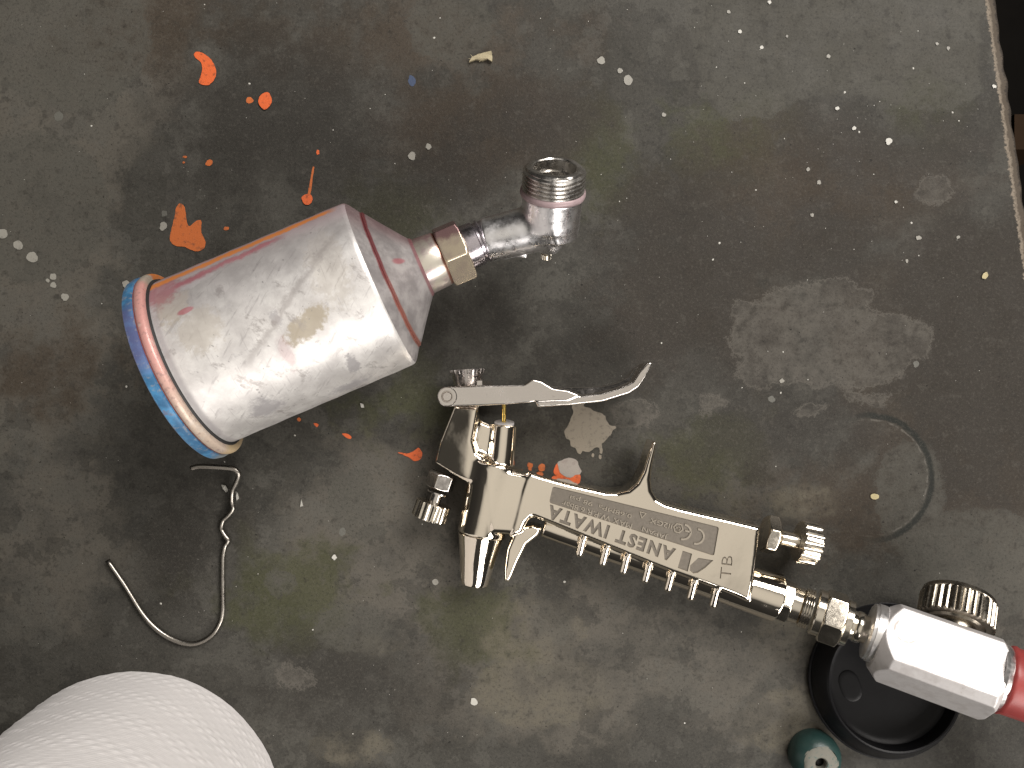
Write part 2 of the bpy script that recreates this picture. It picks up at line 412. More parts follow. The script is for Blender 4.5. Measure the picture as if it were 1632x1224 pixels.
bench = mk('workbench_top', V, F, BENCH, None, attrs={k: q.ravel() for k, q in at_.items()})
tag(bench, 'dark grey stained workbench top spattered with paint', None, None, 'structure')

fl = plain('dark_floor', (0.004, 0.0035, 0.003), .9, .4, 60)
g = mk('floor', [(-1500, -1500, -700), (1500, -1500, -700), (1500, 1500, -700), (-1500, 1500, -700)], [[0, 1, 2, 3]], fl, None)
tag(g, 'dark floor below the bench', None, None, 'structure')
card = plain('brown_card', (0.020, 0.012, 0.007), .8, .3, 20)
for q_ in (fl, card): q_.node_tree.nodes['Principled BSDF'].inputs['Specular IOR Level'].default_value = .04
b0 = at(1618, 186, -120); b1 = at(1690, 236, -120)
def box(lo, hi):
    x0, y0, z0 = lo; x1, y1, z1 = hi
    V = [(x, y, z) for x in (x0, x1) for y in (y0, y1) for z in (z0, z1)]
    return V, [[0, 1, 3, 2], [4, 6, 7, 5], [0, 4, 5, 1], [2, 3, 7, 6], [0, 2, 6, 4], [1, 5, 7, 3]]
bt = thing('cardboard_box', (b0[0] + 10, b1[1], -700), 'brown cardboard box in the dark gap past the bench edge', 'box')
V, F = box((b0[0], b1[1], -700), (b1[0], b0[1], -120)); mk('carton', V, F, card, bt, smooth=False)
V, F = box((b0[0] - 1, b1[1] - 1, -128), (b1[0] + 1, b0[1] + 1, -119)); mk('flap', V, F, card, bt, smooth=False)

# ------------------------------------------------------------------ paint on the bench
def paint_mat(name, col, dark, amt=.5, rough=.35, size=2.5):
    m = M_(name); n = m.noise(size, 4, .65); q = m.noise(size * .25, 3, .6, off=6)
    f = m.mul(m.rng(n, .52, .68), amt)
    c = m.mix(f, col, dark); c = m.mix(m.rng(q, .62, .75, 0, amt), c, dark)
    m.bump(q, .00008)
    return m.set(Base_Color=c, Roughness=rough)
ORANGE = paint_mat('orange_paint', (0.62, 0.115, 0.028), (0.24, 0.055, 0.02), .85, .45, 1.8)
RUST = paint_mat('worn_orange_paint', (0.46, 0.115, 0.025), (0.18, 0.06, 0.025), .8, .5)
PALEP = paint_mat('pale_paint', (0.25, 0.24, 0.21), (0.15, 0.14, 0.125), .6, .5)
FADED = paint_mat('faded_paint', (0.10, 0.098, 0.085), (0.075, 0.07, 0.06), .6, .5)
TANP = paint_mat('tan_paint', (0.25, 0.22, 0.175), (0.13, 0.115, 0.09), .6, .6, 1.6)
GREYP = paint_mat('grey_paint', (0.31, 0.285, 0.26), (0.24, 0.20, 0.19), .6, .55)
YELP = paint_mat('yellowish_paint', (0.42, 0.36, 0.20), (0.25, 0.2, 0.1), .5)
WHITEP = paint_mat('white_paint', (0.44, 0.43, 0.39), (0.3, 0.28, 0.25), .5)
BLUEP = paint_mat('blue_smear_paint', (0.035, 0.055, 0.11), (0.045, 0.046, 0.05), .9, .6)
def splat(name, pl, mat, parent=bench, h=.18, inset=.35, jit=.05, z=0.02):
    P = pts2(pl, 0)
    n = len(P); Q = []
    for i in range(n):                        # closed smooth outline
        a, b, c_, d = P[i - 1], P[i], P[(i + 1) % n], P[(i + 2) % n]
        for t in (0, .25, .5, .75):
            Q.append(.5 * (2 * b + (c_ - a) * t + (2 * a - 5 * b + 4 * c_ - d) * t ** 2 + (3 * b - a - 3 * c_ + d) * t ** 3))
    Q = np.array(Q) + rng.normal(0, jit, (len(Q), 2))
    ar = np.sum(Q[:, 0] * np.roll(Q[:, 1], -1) - Q[:, 1] * np.roll(Q[:, 0], -1))
    if ar < 0: Q = Q[::-1]
    bm = bmesh.new(); o0 = origin_of(parent)
    vs = [bm.verts.new((x / 1000, y / 1000, z / 1000)) for x, y in Q]
    f = bm.faces.new(vs); f.normal_update()
    bmesh.ops.inset_region(bm, faces=[f], thickness=inset / 1000, depth=0, use_even_offset=False)
    inner = list(f.verts)
    for q in inner: q.co.z = (z + h) / 1000
    bmesh.ops.triangulate(bm, faces=[f])
    me = bpy.data.meshes.new(name); bm.to_mesh(me); bm.free()
    me.materials.append(mat); me.polygons.foreach_set('use_smooth', [True] * len(me.polygons))
    o = bpy.data.objects.new(name, me); COL.objects.link(o); o.parent = parent
    return o
def dot(px, py, rx, ry=None, a=0.0, k=9):
    ry = ry or rx; out = []
    for i in range(k):
        t = 2 * math.pi * i / k; q = 1 + random.uniform(-.10, .10) * (1 if rx > 6.5 else 2)
        x, y = rx * q * math.cos(t), ry * q * math.sin(t)
        out.append((px + x * math.cos(a) - y * math.sin(a), py + x * math.sin(a) + y * math.cos(a)))
    return out
Z1 = (0, 0, 3.022)
splat('orange_splash', zoomed([(935, 265), (950, 250), (985, 260), (1020, 290), (1040, 330), (1040, 370), (1015, 405), (990, 412), (960, 400), (965, 375), (975, 340), (970, 305), (950, 285)], *Z1), ORANGE, h=.3)
splat('orange_splash', dot(423.5, 161, 11, 14, .2), ORANGE, h=.6, inset=.8, jit=.03)
splat('orange_splash', dot(333.5, 260, 5.5), RUST)
splat('orange_splash', dot(295, 250, 3.5, 2), RUST); splat('orange_splash', dot(293, 259, 2), RUST); splat('orange_splash', dot(398, 160, 6, 5), RUST, h=.05)
splat('orange_splash', dot(490, 317.6, 8.5, 8.5), ORANGE, h=.4, inset=.6, jit=.04)
splat('orange_splash', dot(507, 243, 2.5, 4), ORANGE)
splat('orange_splash', [(491, 308), (494, 290), (498, 268), (501, 267), (499, 280), (495, 308)], RUST, h=.08, inset=.1, jit=.05)
splat('orange_splash', zoomed([(870, 980), (890, 1000), (900, 1060), (912, 1090), (945, 1065), (970, 1065), (970, 1120), (990, 1160), (985, 1195), (955, 1210), (925, 1205), (890, 1190), (850, 1185), (820, 1160), (825, 1110), (840, 1050), (850, 1000)], *Z1), RUST, h=.2)
splat('orange_splash', dot(361, 364, 4, 3), RUST)
Z6 = (360, 640, 3.06)
splat('orange_splash', zoomed([(940, 225), (957, 250), (950, 280), (920, 290), (890, 270), (838, 249), (890, 252), (920, 238)], *Z6), ORANGE, jit=.06)
splat('orange_splash', zoomed([(428, 104), (452, 110), (446, 124), (434, 116)], *Z6), ORANGE, jit=.03)
splat('orange_splash', zoomed([(567, 156), (595, 158), (613, 172), (606, 182), (585, 174)], *Z6), ORANGE, jit=.04)
splat('orange_splash', dot(476.5, 668, 3), RUST); splat('orange_splash', dot(845, 742, 5), RUST); splat('orange_splash', dot(863, 745, 5.5), RUST)
Z8 = (860, 640, 8.743)
splat('orange_splash', zoomed([(250, 850), (195, 960), (220, 1030), (280, 1075), (400, 1120), (510, 1145), (560, 1120), (570, 1040), (530, 1000), (420, 1000), (310, 960), (280, 880)], *Z8), ORANGE, h=.12)
splat('grey_splash', zoomed([(260, 840), (370, 790), (430, 785), (520, 820), (545, 890), (580, 960), (560, 1010), (500, 1020), (430, 1060), (330, 1030), (270, 960), (255, 880)], *Z8), GREYP, h=.22, z=.06)
splat('tan_splash', zoomed([(480, 30), (610, 20), (620, 70), (700, 90), (760, 130), (850, 160), (910, 200), (930, 260), (980, 330), (1050, 340), (1060, 370), (1020, 400), (1000, 450), (960, 490), (900, 560), (865, 590), (875, 660), (870, 720), (840, 715), (830, 650), (780, 640), (690, 700), (600, 690), (570, 730), (530, 710), (500, 650), (440, 620), (420, 540), (370, 510), (345, 420), (370, 370), (410, 300), (440, 220), (470, 150), (450, 80)], *Z8), TANP, h=.15)
splat('tan_splash', dot(945, 725.5, 2.2, 4), TANP); splat('tan_splash', dot(956.5, 728, 2.2, 3.5), TANP)
splat('blue_smear', dot(656, 128, 6, 9), BLUEP, h=.04)
for x, y, r in ((4, 373, 9), (30, 391, 8), (52, 410, 9), (85, 441, 5), (86, 455, 4.5), (77, 447, 3), (104, 473, 6), (201, 453, 5.5), (261, 361, 6), (657, 249, 6), (683, 234, 5),
                (958, 96, 6), (1001, 128, 8), (988, 113, 4), (1058, 183, 4), (1428, 322, 3.5), (1305, 291, 4), (1294, 343, 4), (1464, 379, 5), (1445, 416, 3.5), (1246, 607, 4.5),
                (1511, 77, 4), (1161, 19, 4), (1320, 90, 4), (694, 928, 5), (1527, 378, 3.5), (1288, 270, 4), (1254, 58, 3), (1493, 70, 3)):
    r *= .78 if x > 1040 else 1
    splat('pale_drop', dot(x, y, r, r * random.uniform(.85, 1.15), random.random() * 3), PALEP, jit=.05, inset=.3, h=.25)
for x, y, r in ((1416, 226, 5.5), (1361, 205, 3), (1334, 173, 3), (1427, 322, 2), (1214, 76, 2.6), (1179, 51, 3), (1584, 138, 3), (533, 888, 4), (756, 1118, 6), (1226, 4, 3)):
    splat('white_drop', dot(x, y, r, r * random.uniform(.8, 1.2), random.random() * 3), WHITEP, jit=.04, inset=.2, h=.3)
for x, y, r in ((94, 185, 7.5), (262, 340, 5), (1230, 636, 5), (1512, 1075, 4), (1460, 580, 5), (546, 848, 6)):
    splat('faded_drop', dot(x, y, r), FADED, h=.05, jit=.08)
splat('yellow_drop', dot(1569, 440, 6.5, 4.5, -.7), YELP, h=.5, jit=.05); splat('yellow_drop', dot(1393, 791, 6.5, 5, .3), YELP, h=.4, jit=.05)
# fine overspray specks nobody could count
SV = []; SF = []
dens = [(300, 816, 0, 1632, 0, 1224), (240, 0, 1080, 1600, 0, 430)]
allp = [(random.uniform(0, 1600), random.uniform(0, 1224)) for _ in range(190)] + [(random.gauss(1330, 150), random.gauss(210, 130)) for _ in range(55)] + [(random.gauss(1000, 120), random.gauss(200, 120)) for _ in range(25)]
for px, py in allp:
    if px > 1575 or px < 2: continue
    p = at(px, py); r = K * (0.5 + 1.5 * random.random() ** 6); k0 = len(SV); m = 6
    for t in range(m): SV.append((p[0] + r * math.cos(t * 2 * math.pi / m) * random.uniform(.7, 1.2), p[1] + r * math.sin(t * 2 * math.pi / m) * random.uniform(.7, 1.2), .015))
    SV.append((p[0], p[1], .015 + r * .35))
    for t in range(m): SF.append([k0 + t, k0 + (t + 1) % m, k0 + m])
sp = mk('paint_speck', SV, SF, WHITEP, bench); tag(sp, kind='stuff')

# ------------------------------------------------------------------ small litter on the bench
def flake(name, pl, z0, z1, mat, label, cat, bend=.4):
    P = pts2(pl, z1); n = len(P); c = P.mean(0)
    t = thing(name, (c[0], c[1], 0), label, cat)
    V = [(x, y, z0 + bend * math.sin(i * 2.1)) for i, (x, y) in enumerate(P)] + [(x * .98 + c[0] * .02, y * .98 + c[1] * .02, z1 + bend * math.sin(i * 2.1)) for i, (x, y) in enumerate(P)]
    F = [list(range(n))[::-1]] + [list(range(n, 2 * n))] + [[i, (i + 1) % n, n + (i + 1) % n, n + i] for i in range(n)]
    o = mk('chip', V, F, mat, t, smooth=False)
    bm = bmesh.new(); bm.from_mesh(o.data); bmesh.ops.recalc_face_normals(bm, faces=bm.faces); bm.to_mesh(o.data); bm.free()
    return t
STRAW = plain('dry_fibre', (0.36, 0.31, 0.20), .8, .4, .8)
tf = flake('fibre_scrap', zoomed([(626, 298), (640, 275), (668, 260), (700, 252), (735, 245), (740, 270), (738, 296), (715, 282), (690, 290), (660, 285)], 540, 0, 3.022), .3, 1.4, STRAW, 'small straw coloured fibre scrap near the top of the bench', 'scrap', .3)
for k in range(9):
    a = at(750 + k * 4 + random.uniform(-2, 2), 93 - k * .6, 1); b = a + np.array([random.uniform(-3.5, 3), random.uniform(-2.6, 3.2), random.uniform(-.6, 1)])
    V, F = tube(catmull([a, (a + b) / 2 + rng.normal(0, .3, 3), b], 4), .11, 5); mk('fibre', V, F, STRAW, tf)
GREYF = plain('grey_shaving', (0.30, 0.29, 0.26), .5, .3, 1)
flake('metal_shaving', zoomed([(775, 200), (800, 205), (815, 235), (805, 248), (785, 225)], 150, 720, 3.824), .1, .7, GREYF, 'grey shaving left of the bent wire hook', 'shaving')
flake('metal_shaving', zoomed([(862, 242), (875, 250), (880, 285), (868, 298), (866, 270)], 150, 720, 3.824), .1, .7, GREYF, 'thin grey shaving touching the right of the bent wire hook', 'shaving')
flake('paint_flake', zoomed([(367, 478), (376, 510), (362, 514)], 360, 640, 3.06), .1, .6, WHITEP, 'tiny white pointed paint flake between cup and gun', 'flake', .1)
flake('paint_flake', zoomed([(655, 8), (670, 12), (674, 30), (660, 30)], 360, 640, 3.06), .1, .6, WHITEP, 'tiny square white flake right below the cup', 'flake', .1)

# ------------------------------------------------------------------ paint cup with elbow
lid_c = at(316, 577, 35); neck_c = at(737, 398, 32.3)
cd = nrm(neck_c - lid_c); CM = frame(cd)        # CM[:,0] points to the photo's lower right or upper left, CM[:,1] up
cup = thing('paint_cup', (lid_c[0] + 40, lid_c[1] + 16, 0), 'paint stained aluminium spray gun cup lying on its side with blue lid rim', 'paint cup')
def cup_mat():
    m = M_('stained_aluminium'); s = m.attr('s'); t = m.attr('ang')      # mm along the cup, mm round the cup (0 = top, + = photo's upper side)
    p = m.vec(s, t, 0.0); ps = m.vscale(p, (1.0, .35, 1.0)); rot = m.vec(m.add(s, m.mul(t, .8)), m.mul(m.sub(t, m.mul(s, .8)), .3), 0.0)
    nb = m.noise(11, 8, .70, v=p); nf = m.noise(2.2, 4, .65, v=p, off=5); ng = m.noise(14, 9, .74, v=rot, off=8, dist=.4); nd = m.noise(5, 5, .65, v=p, off=15)
    wob = m.sub(m.add(nb, nf), 1.0)
    def blob(s0, t0, rs, rt, edge=.25, w=1.5, sh=0.0):
        ds = m.mul(m.sub(s, s0), 1 / rs); dt = m.mul(m.sub(m.sub(t, t0), m.mul(m.sub(s, s0), sh)), 1 / rt)
        d = m.math('SQRT', m.add(m.mul(ds, ds), m.mul(dt, dt)))
        return m.rng(m.add(d, m.mul(wob, w)), 1 + edge, 1 - edge)
    def band(x, a, b, e): return m.mul(m.rng(x, a - e, a + e), m.rng(x, b + e, b - e))
    tw = m.add(t, m.mul(wob, 4))
    c = m.mix(m.rng(nb, .35, .7), (0.62, 0.60, 0.59), (0.82, 0.805, 0.785))
    film = m.mul(m.rng(ng, .48, .66), .38)                       # greyish smeared film
    c = m.mix(film, c, (0.52, 0.50, 0.49))
    scr = m.noise(1.3, 3, .6, v=m.vscale(rot, (.12, 2.4, 1.0)), off=21); scr2 = m.noise(1.0, 3, .6, v=m.vscale(p, (1.6, .10, 1.0)), off=27)
    c = m.mix(m.rng(scr, .58, .72, 0, .45), c, (0.36, 0.34, 0.34)); c = m.mix(m.rng(scr2, .60, .72, 0, .4), c, (0.42, 0.40, 0.40))
    khaki = m.mx(m.mx(blob(47, -8, 8, 4, .25, 1.7, sh=.2), m.mul(blob(7, 17, 6, 8), .75)), m.mx(m.mul(blob(14, 4, 7, 8), .5), m.mul(blob(62, 8, 7, 14), .35)))
    c = m.mix(m.mul(khaki, .8), c, (0.33, 0.28, 0.20))
    grey = m.mx(m.mx(blob(13, 24, 9, 3, .3), blob(20, -31, 6, 5, .4)), m.mx(blob(55, -28, 2.5, 4), m.mul(blob(38, -2, 2, 3), .8)))
    grey = m.mx(grey, m.mx(m.mul(m.rng(nd, .64, .72), .5), m.mx(blob(48, -40, 8, 3, .5), m.mul(band(s, .2, 2.6, .9), .9))))
    c = m.mix(m.mul(grey, .75), c, (0.20, 0.19, 0.20))
    sc1 = m.noise(4.5, 6, .7, v=m.vscale(rot, (.55, 1.0, 1.0)), off=33); sc2 = m.noise(1.7, 4, .6, v=p, off=39)
    c = m.mix(m.rng(sc1, .57, .67, 0, .6), c, (0.30, 0.275, 0.265)); c = m.mix(m.mul(m.rng(sc2, .66, .72), .6), c, (0.20, 0.19, 0.19))
    c = m.mix(m.rng(m.add(sc1, m.mul(nf, .25)), .42, .34, 0, .5), c, (0.86, 0.85, 0.83))
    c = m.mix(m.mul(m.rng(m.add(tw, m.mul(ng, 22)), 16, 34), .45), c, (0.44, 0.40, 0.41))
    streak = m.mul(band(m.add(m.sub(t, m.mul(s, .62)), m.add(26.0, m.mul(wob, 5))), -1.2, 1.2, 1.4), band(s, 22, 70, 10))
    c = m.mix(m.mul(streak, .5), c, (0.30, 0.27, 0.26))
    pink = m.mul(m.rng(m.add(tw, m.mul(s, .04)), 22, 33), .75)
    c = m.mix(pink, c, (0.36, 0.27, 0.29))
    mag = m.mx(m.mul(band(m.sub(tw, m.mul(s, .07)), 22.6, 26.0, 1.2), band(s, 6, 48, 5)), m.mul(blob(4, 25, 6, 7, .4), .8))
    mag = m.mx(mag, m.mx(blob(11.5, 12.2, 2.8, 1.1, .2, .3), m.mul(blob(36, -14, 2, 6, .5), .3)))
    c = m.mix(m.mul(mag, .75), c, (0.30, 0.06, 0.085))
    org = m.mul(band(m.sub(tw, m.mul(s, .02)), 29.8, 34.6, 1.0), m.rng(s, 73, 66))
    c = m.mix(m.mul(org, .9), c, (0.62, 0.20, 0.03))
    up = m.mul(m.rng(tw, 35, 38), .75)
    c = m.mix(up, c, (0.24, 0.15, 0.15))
    rough = m.add(m.rng(nb, .3, .7, .35, .43), m.mul(nf, .08))
    cover = m.mx(m.mx(m.mul(khaki, .7), grey), m.mx(m.mx(org, mag), m.mx(m.mul(pink, .9), m.mul(film, .7))))
    m.bump(m.add(m.mul(nf, .3), m.mul(cover, .4)), .00009, .8)
    return m.set(Base_Color=c, Metallic=m.rng(cover, 0, 1, .55, .08, False), Roughness=m.mixf(cover, rough, .5))
CUPM = cup_mat()
def shoulder_mat():
    m = M_('painted_shoulder'); s = m.attr('s'); t = m.attr('ang'); p = m.vec(s, t, 0.0)
    n = m.noise(7, 6, .6); f = m.noise(1.6, 4, .6, off=3)
    c = m.mix(m.rng(n, .35, .68), (0.27, 0.25, 0.25), (0.43, 0.405, 0.40))
    red = m.mul(m.rng(m.add(t, m.mul(m.sub(n, .5), 14)), 12, 30), .6)
    c = m.mix(red, c, (0.22, 0.11, 0.12))
    ds = m.mul(m.sub(s, 84.2), .5); dt = m.mul(m.sub(t, 3), .5)
    c = m.mix(m.rng(m.math('SQRT', m.add(m.mul(ds, ds), m.mul(dt, dt))), 1.2, .6, 0, .7), c, (0.38, 0.10, 0.12))
    seam = m.rng(m.math('ABSOLUTE', m.sub(s, m.add(78.6, m.mul(m.sub(n, .5), .8)))), .95, .45)
    c = m.mix(m.mul(seam, .9), c, m.mix(m.rng(t, -25, 5), (0.30, 0.10, 0.07), (0.17, 0.025, 0.03)))
    seam2 = m.rng(m.math('ABSOLUTE', m.sub(s, 90.2)), .9, .3)
    c = m.mix(m.mul(seam2, .7), c, (0.22, 0.06, 0.07))
    m.bump(f, .0001)
    return m.set(Base_Color=c, Metallic=.45, Roughness=m.rng(f, .3, .7, .34, .5))
SHOUL = shoulder_mat()
def squash(S): S = np.asarray(S, float); return S - 3.8 * np.clip((S - 35) / 35, 0, 1)
def turned(name, prof, mat, base=lid_c, axis=cd, n=96, parent=cup, rscale=31.0, sharp=35, cap0=True, cap1=True, wobble=0.0):
    rad = (lambda th, i: 1 + wobble * (np.sin(3 * th + i * .1) + .6 * np.sin(7 * th + 1))) if wobble else None
    V, F, S, T = lathe([(float(squash(q[0])), q[1]) for q in prof], base, axis, n, rad, cap0=cap0, cap1=cap1, rot=-math.pi / 2); S = np.repeat([q[0] for q in prof], n)
    # theta measured from straight up, + to the photo's upper side
    a = T - math.pi / 2
    a = -((a + math.pi) % (2 * math.pi) - math.pi)
    return mk(name, V, F, mat, parent, attrs=dict(s=S, ang=a * rscale), sharp=sharp)
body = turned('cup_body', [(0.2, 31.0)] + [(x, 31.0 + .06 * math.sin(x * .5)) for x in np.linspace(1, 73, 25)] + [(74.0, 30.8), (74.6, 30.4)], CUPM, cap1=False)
turned('shoulder', [(74.6, 30.4), (75.4, 29.6), (78.0, 25.8), (78.3, 25.5), (78.6, 25.7), (79.0, 25.0), (84, 18.4), (89.6, 11.2), (90.2, 10.9), (90.8, 10.2)], SHOUL, cap0=False, cap1=False)
LIDB = M_('blue_lid'); s_, t_ = LIDB.attr('s'), LIDB.attr('ang'); nb = LIDB.noise(7, 4, .6); n2 = LIDB.noise(2, 4, .6, off=3)
cb = LIDB.mix(LIDB.rng(nb, .4, .62), (0.035, 0.125, 0.25), (0.065, 0.23, 0.43))
tw = LIDB.add(t_, LIDB.mul(LIDB.sub(nb, .5), 14))
cb = LIDB.mix(LIDB.mul(LIDB.mul(LIDB.rng(tw, -6, 2), LIDB.rng(tw, 26, 16)), .55), cb, (0.13, 0.09, 0.20))
cb = LIDB.mix(LIDB.rng(tw, 30, 44, 0, .7), cb, (0.03, 0.09, 0.18))
cb = LIDB.mix(LIDB.rng(s_, -7.0, -7.8, 0, .55), cb, (0.22, 0.17, 0.15))
cb = LIDB.mix(LIDB.rng(n2, .54, .68, 0, .6), cb, (0.24, 0.25, 0.27)); cb = LIDB.mix(LIDB.rng(nb, .60, .66, 0, .6), cb, (0.16, 0.12, 0.15)); cb = LIDB.mix(LIDB.rng(tw, -42, -52, 0, .6), cb, (0.35, 0.32, 0.25))
LIDB.bump(n2, .0001); LIDM = LIDB.set(Base_Color=cb, Roughness=.42)
RB = M_('pink_ring'); s_, t_ = RB.attr('s'), RB.attr('ang'); nb = RB.noise(6, 4, .6); n2 = RB.noise(1.5, 4, .6, off=3)
tw = RB.add(t_, RB.mul(RB.sub(nb, .5), 12))
cb = RB.mix(RB.rng(tw, -24, 4), (0.52, 0.42, 0.34), (0.58, 0.30, 0.27))
cb = RB.mix(RB.rng(tw, 32, 38), cb, (0.36, 0.33, 0.27)); cb = RB.mix(RB.rng(tw, 42, 45), cb, (0.52, 0.17, 0.04))
cb = RB.mix(RB.rng(n2, .53, .68, 0, .6), cb, (0.28, 0.18, 0.17)); cb = RB.mix(RB.rng(nb, .56, .66, 0, .5), cb, (0.55, 0.50, 0.44)); cb = RB.mix(RB.rng(tw, -44, -50), cb, (0.60, 0.46, 0.28))
cb = RB.mix(RB.mul(RB.rng(RB.math('ABSOLUTE', RB.add(s_, 3.8)), .5, .2), .8), cb, (0.20, 0.04, 0.03))
RB.bump(n2, .0001); RINGM = RB.set(Base_Color=cb, Roughness=.36, Metallic=.15)
lid = turned('lid', [(-8.2, 29), (-8.1, 32.0), (-7.8, 33.6), (-7.4, 34.2), (-5.4, 34.6), (-4.2, 34.4), (-3.9, 33.8), (-3.8, 33.0)], LIDM, rscale=34, cap1=False)
turned('sealing_ring', [(-4.2, 33.4), (-3.8, 34.0)] + [(-2.1 - 1.65 * math.cos(a), 33.4 + 1.1 * math.sin(a)) for a in np.linspace(.3, math.pi - .1, 12)] + [(-.45, 32.6), (-.4, 31.8)], RINGM, rscale=34, cap0=False, cap1=False)
turned('gasket', [(-1.5, 31.6), (-.5, 32.0), (.1, 31.8), (.25, 31.1)], DARKM, cap0=False, cap1=False)
# neck, nut
NECKM = M_('stained_nickel'); nb = NECKM.noise(5, 5, .6); s_, t_ = NECKM.attr('s'), NECKM.attr('ang')
cb = NECKM.mix(NECKM.rng(nb, .4, .65), (0.62, 0.58, 0.50), (0.50, 0.40, 0.40))
cb = NECKM.mix(NECKM.rng(NECKM.add(t_, NECKM.mul(NECKM.sub(nb, .5), 10)), 3, 13, 0, .75), cb, (0.26, 0.10, 0.12))
cb = NECKM.mix(NECKM.rng(NECKM.math('ABSOLUTE', NECKM.sub(s_, 98.4)), 1.0, .3, 0, .8), cb, (0.28, 0.09, 0.05))
NECKM.bump(nb, .0001); NECK = NECKM.set(Base_Color=cb, Metallic=.7, Roughness=.3)
turned('neck', [(90.4, 10.2), (91, 10.3), (97.6, 9.9), (98.6, 9.4)], NECK, rscale=10, n=64, cap0=False, cap1=False)
def along(s): return lid_c + cd * float(squash(s))
NUTM = M_('stained_nut'); nb = NUTM.noise(4, 4, .6); zz = NUTM.node('ShaderNodeSeparateXYZ', {0: NUTM.node('ShaderNodeNewGeometry').outputs['Normal']})
cb = NUTM.mix(NUTM.rng(nb, .4, .7), (0.70, 0.60, 0.45), (0.60, 0.50, 0.40))
dv = NUTM.node('ShaderNodeVectorMath', {0: NUTM.mm(), 1: tuple(-CM[:, 0])}, operation='DOT_PRODUCT').outputs['Value']
nut_off = float(-(along(103) - origin_of(cup)) @ CM[:, 0])
cb = NUTM.mix(NUTM.rng(NUTM.add(dv, NUTM.mul(NUTM.sub(nb, .5), 5)), nut_off + 3.5, nut_off + 6.5, 0, .9), cb, (0.26, 0.13, 0.15)) if False else cb
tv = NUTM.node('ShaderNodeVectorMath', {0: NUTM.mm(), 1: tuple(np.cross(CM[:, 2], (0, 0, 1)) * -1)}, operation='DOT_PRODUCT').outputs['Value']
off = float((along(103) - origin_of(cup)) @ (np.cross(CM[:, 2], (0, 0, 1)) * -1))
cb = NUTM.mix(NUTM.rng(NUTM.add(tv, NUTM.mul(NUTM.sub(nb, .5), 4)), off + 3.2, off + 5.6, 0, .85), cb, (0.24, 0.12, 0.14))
NUT = NUTM.set(Base_Color=cb, Metallic=.8, Roughness=.24)
hex_nut('union_nut', along(98.6), cd, 10.2, 8.8, NUT, cup, rot=R(78))
PURP = metal('purple_tinted_aluminium', (0.56, 0.52, 0.56), .25, .2, dirt=(.3, .22, .26), dirt_amt=.6)
turned('collar', [(107.2, 8.0), (107.8, 8.2), (112.2, 7.9), (112.6, 7.3), (113.4, 7.2), (113.7, 7.9), (114.2, 8.0), (114.5, 7.2), (116, 7.2)], PURP, n=64, rscale=8)
# elbow casting
J = at(877, 364, 34); ea = nrm((0.04, .80, .60)); A0 = along(115.2)
F = Field(np.minimum(A0, J) - 17, np.maximum(A0, J) + (16, 20, 16), .4)
jn = J + ea * 1.5
ris = F.cone(J - ea * 2, J + ea * 13.0, 10.0, 10.7, r=.5)
fl_n = nrm(np.array([-.35, -.70, .62])); ris = smax(ris, F.plane(J + fl_n * 9.3 + ea * 3, fl_n), .4)
d = smin(F.cone(A0, jn - nrm(jn - A0) * 2, 7.9, 8.6, r=.8), ris, 2.0)
d = smin(d, F.cone(J - ea * 5.0, J + ea * 2, 5.0, 9.6, flat=False), 1.5)
# cast web below the arm and a milled flat on the riser
wp = A0 + cd * 9
d = np.minimum(d, F.extrude(pts2([(795, 400), (846, 375), (842, 400), (839, 412), (822, 409), (803, 414)], 30), 28.5, 31, .5))
solid('elbow', F, d, CAST, cup)
th_b = J + ea * 13.0
pr = [(0, 10.4), (.2, 11.2), (.9, 11.5), (1.8, 11.4), (2.4, 10.7)]
PINKT = plain('pink_thread_paint', (0.36, 0.27, 0.28), .45, .3, 2, metallic=.2)
V, F_, _, _ = lathe(pr, th_b - ea * .4, ea, 72, lambda th, i: 1 + .006 * np.sin(5 * th + i), cap0=False, cap1=False); mk('thread_ring', V, F_, PINKT, cup, sharp=50)
pr = []
for i in range(5): pr += [(2.0 + i * 1.5, 10.0), (2.5 + i * 1.5, 10.9), (2.9 + i * 1.5, 10.9), (3.4 + i * 1.5, 10.0)]
pr += [(9.7, 10.0), (10.3, 9.5), (10.5, 8.9), (10.5, 7.7), (10.1, 7.3), (7.5, 7.0), (6.5, 6.9), (6.3, 5.6), (1, 5.5)]
V, F_, _, _ = lathe(pr, th_b - ea * .4, ea, 72, lambda th, i: 1 + (.02 * np.sin(3 * th + 1) + .015 * np.sin(8 * th) if 20 < i < 26 else 0), cap0=False)
mk('thread', V, F_, THREAD, cup, sharp=35)
fluted('lock_screw', at(870, 413, 22), nrm((0.05, .62, .4)), [(0, 1.6), (.3, 2.0), (2.0, 2.0), (2.4, 1.5), (6.0, 1.5)], 14, .12, NICKEL, cup)

# ------------------------------------------------------------------ spray gun
gun = thing('spray_gun', at(960, 840, 0), 'shiny nickel plated spray gun with knurled knobs joined to an air regulator', 'spray gun')
ZT = 22.0
def G(pl, z=ZT): return pts2(pl, z)
lo = at(672, 990, 0); hi = at(1262, 690, 0)
F = Field((at(684, 640, 20)[0] - 3, at(800, 1000, 12)[1] - 2, 0.2), (at(1248, 640, 12)[0] + 3, at(1000, 640, 20)[1] + 3, 25), .42)
handle = G([(842, 752), (862, 759), (881, 764), (912, 772), (942, 779), (965, 784), (985, 785), (1003, 781), (1016, 770), (1026, 751), (1033, 728), (1041, 704), (1047, 703), (1045, 720),
            (1040, 745), (1038, 765), (1040, 782), (1048, 795), (1062, 803), (1085, 810), (1150, 825), (1213, 840), (1208, 885), (1203, 928), (1196, 962), (1170, 950), (1135, 937), (1099, 924), (1065, 912), (1031, 899),
            (995, 885), (961, 872), (924, 858), (880, 839), (858, 830), (848, 826), (838, 834), (832, 850), (812, 858), (822, 820), (832, 780)])
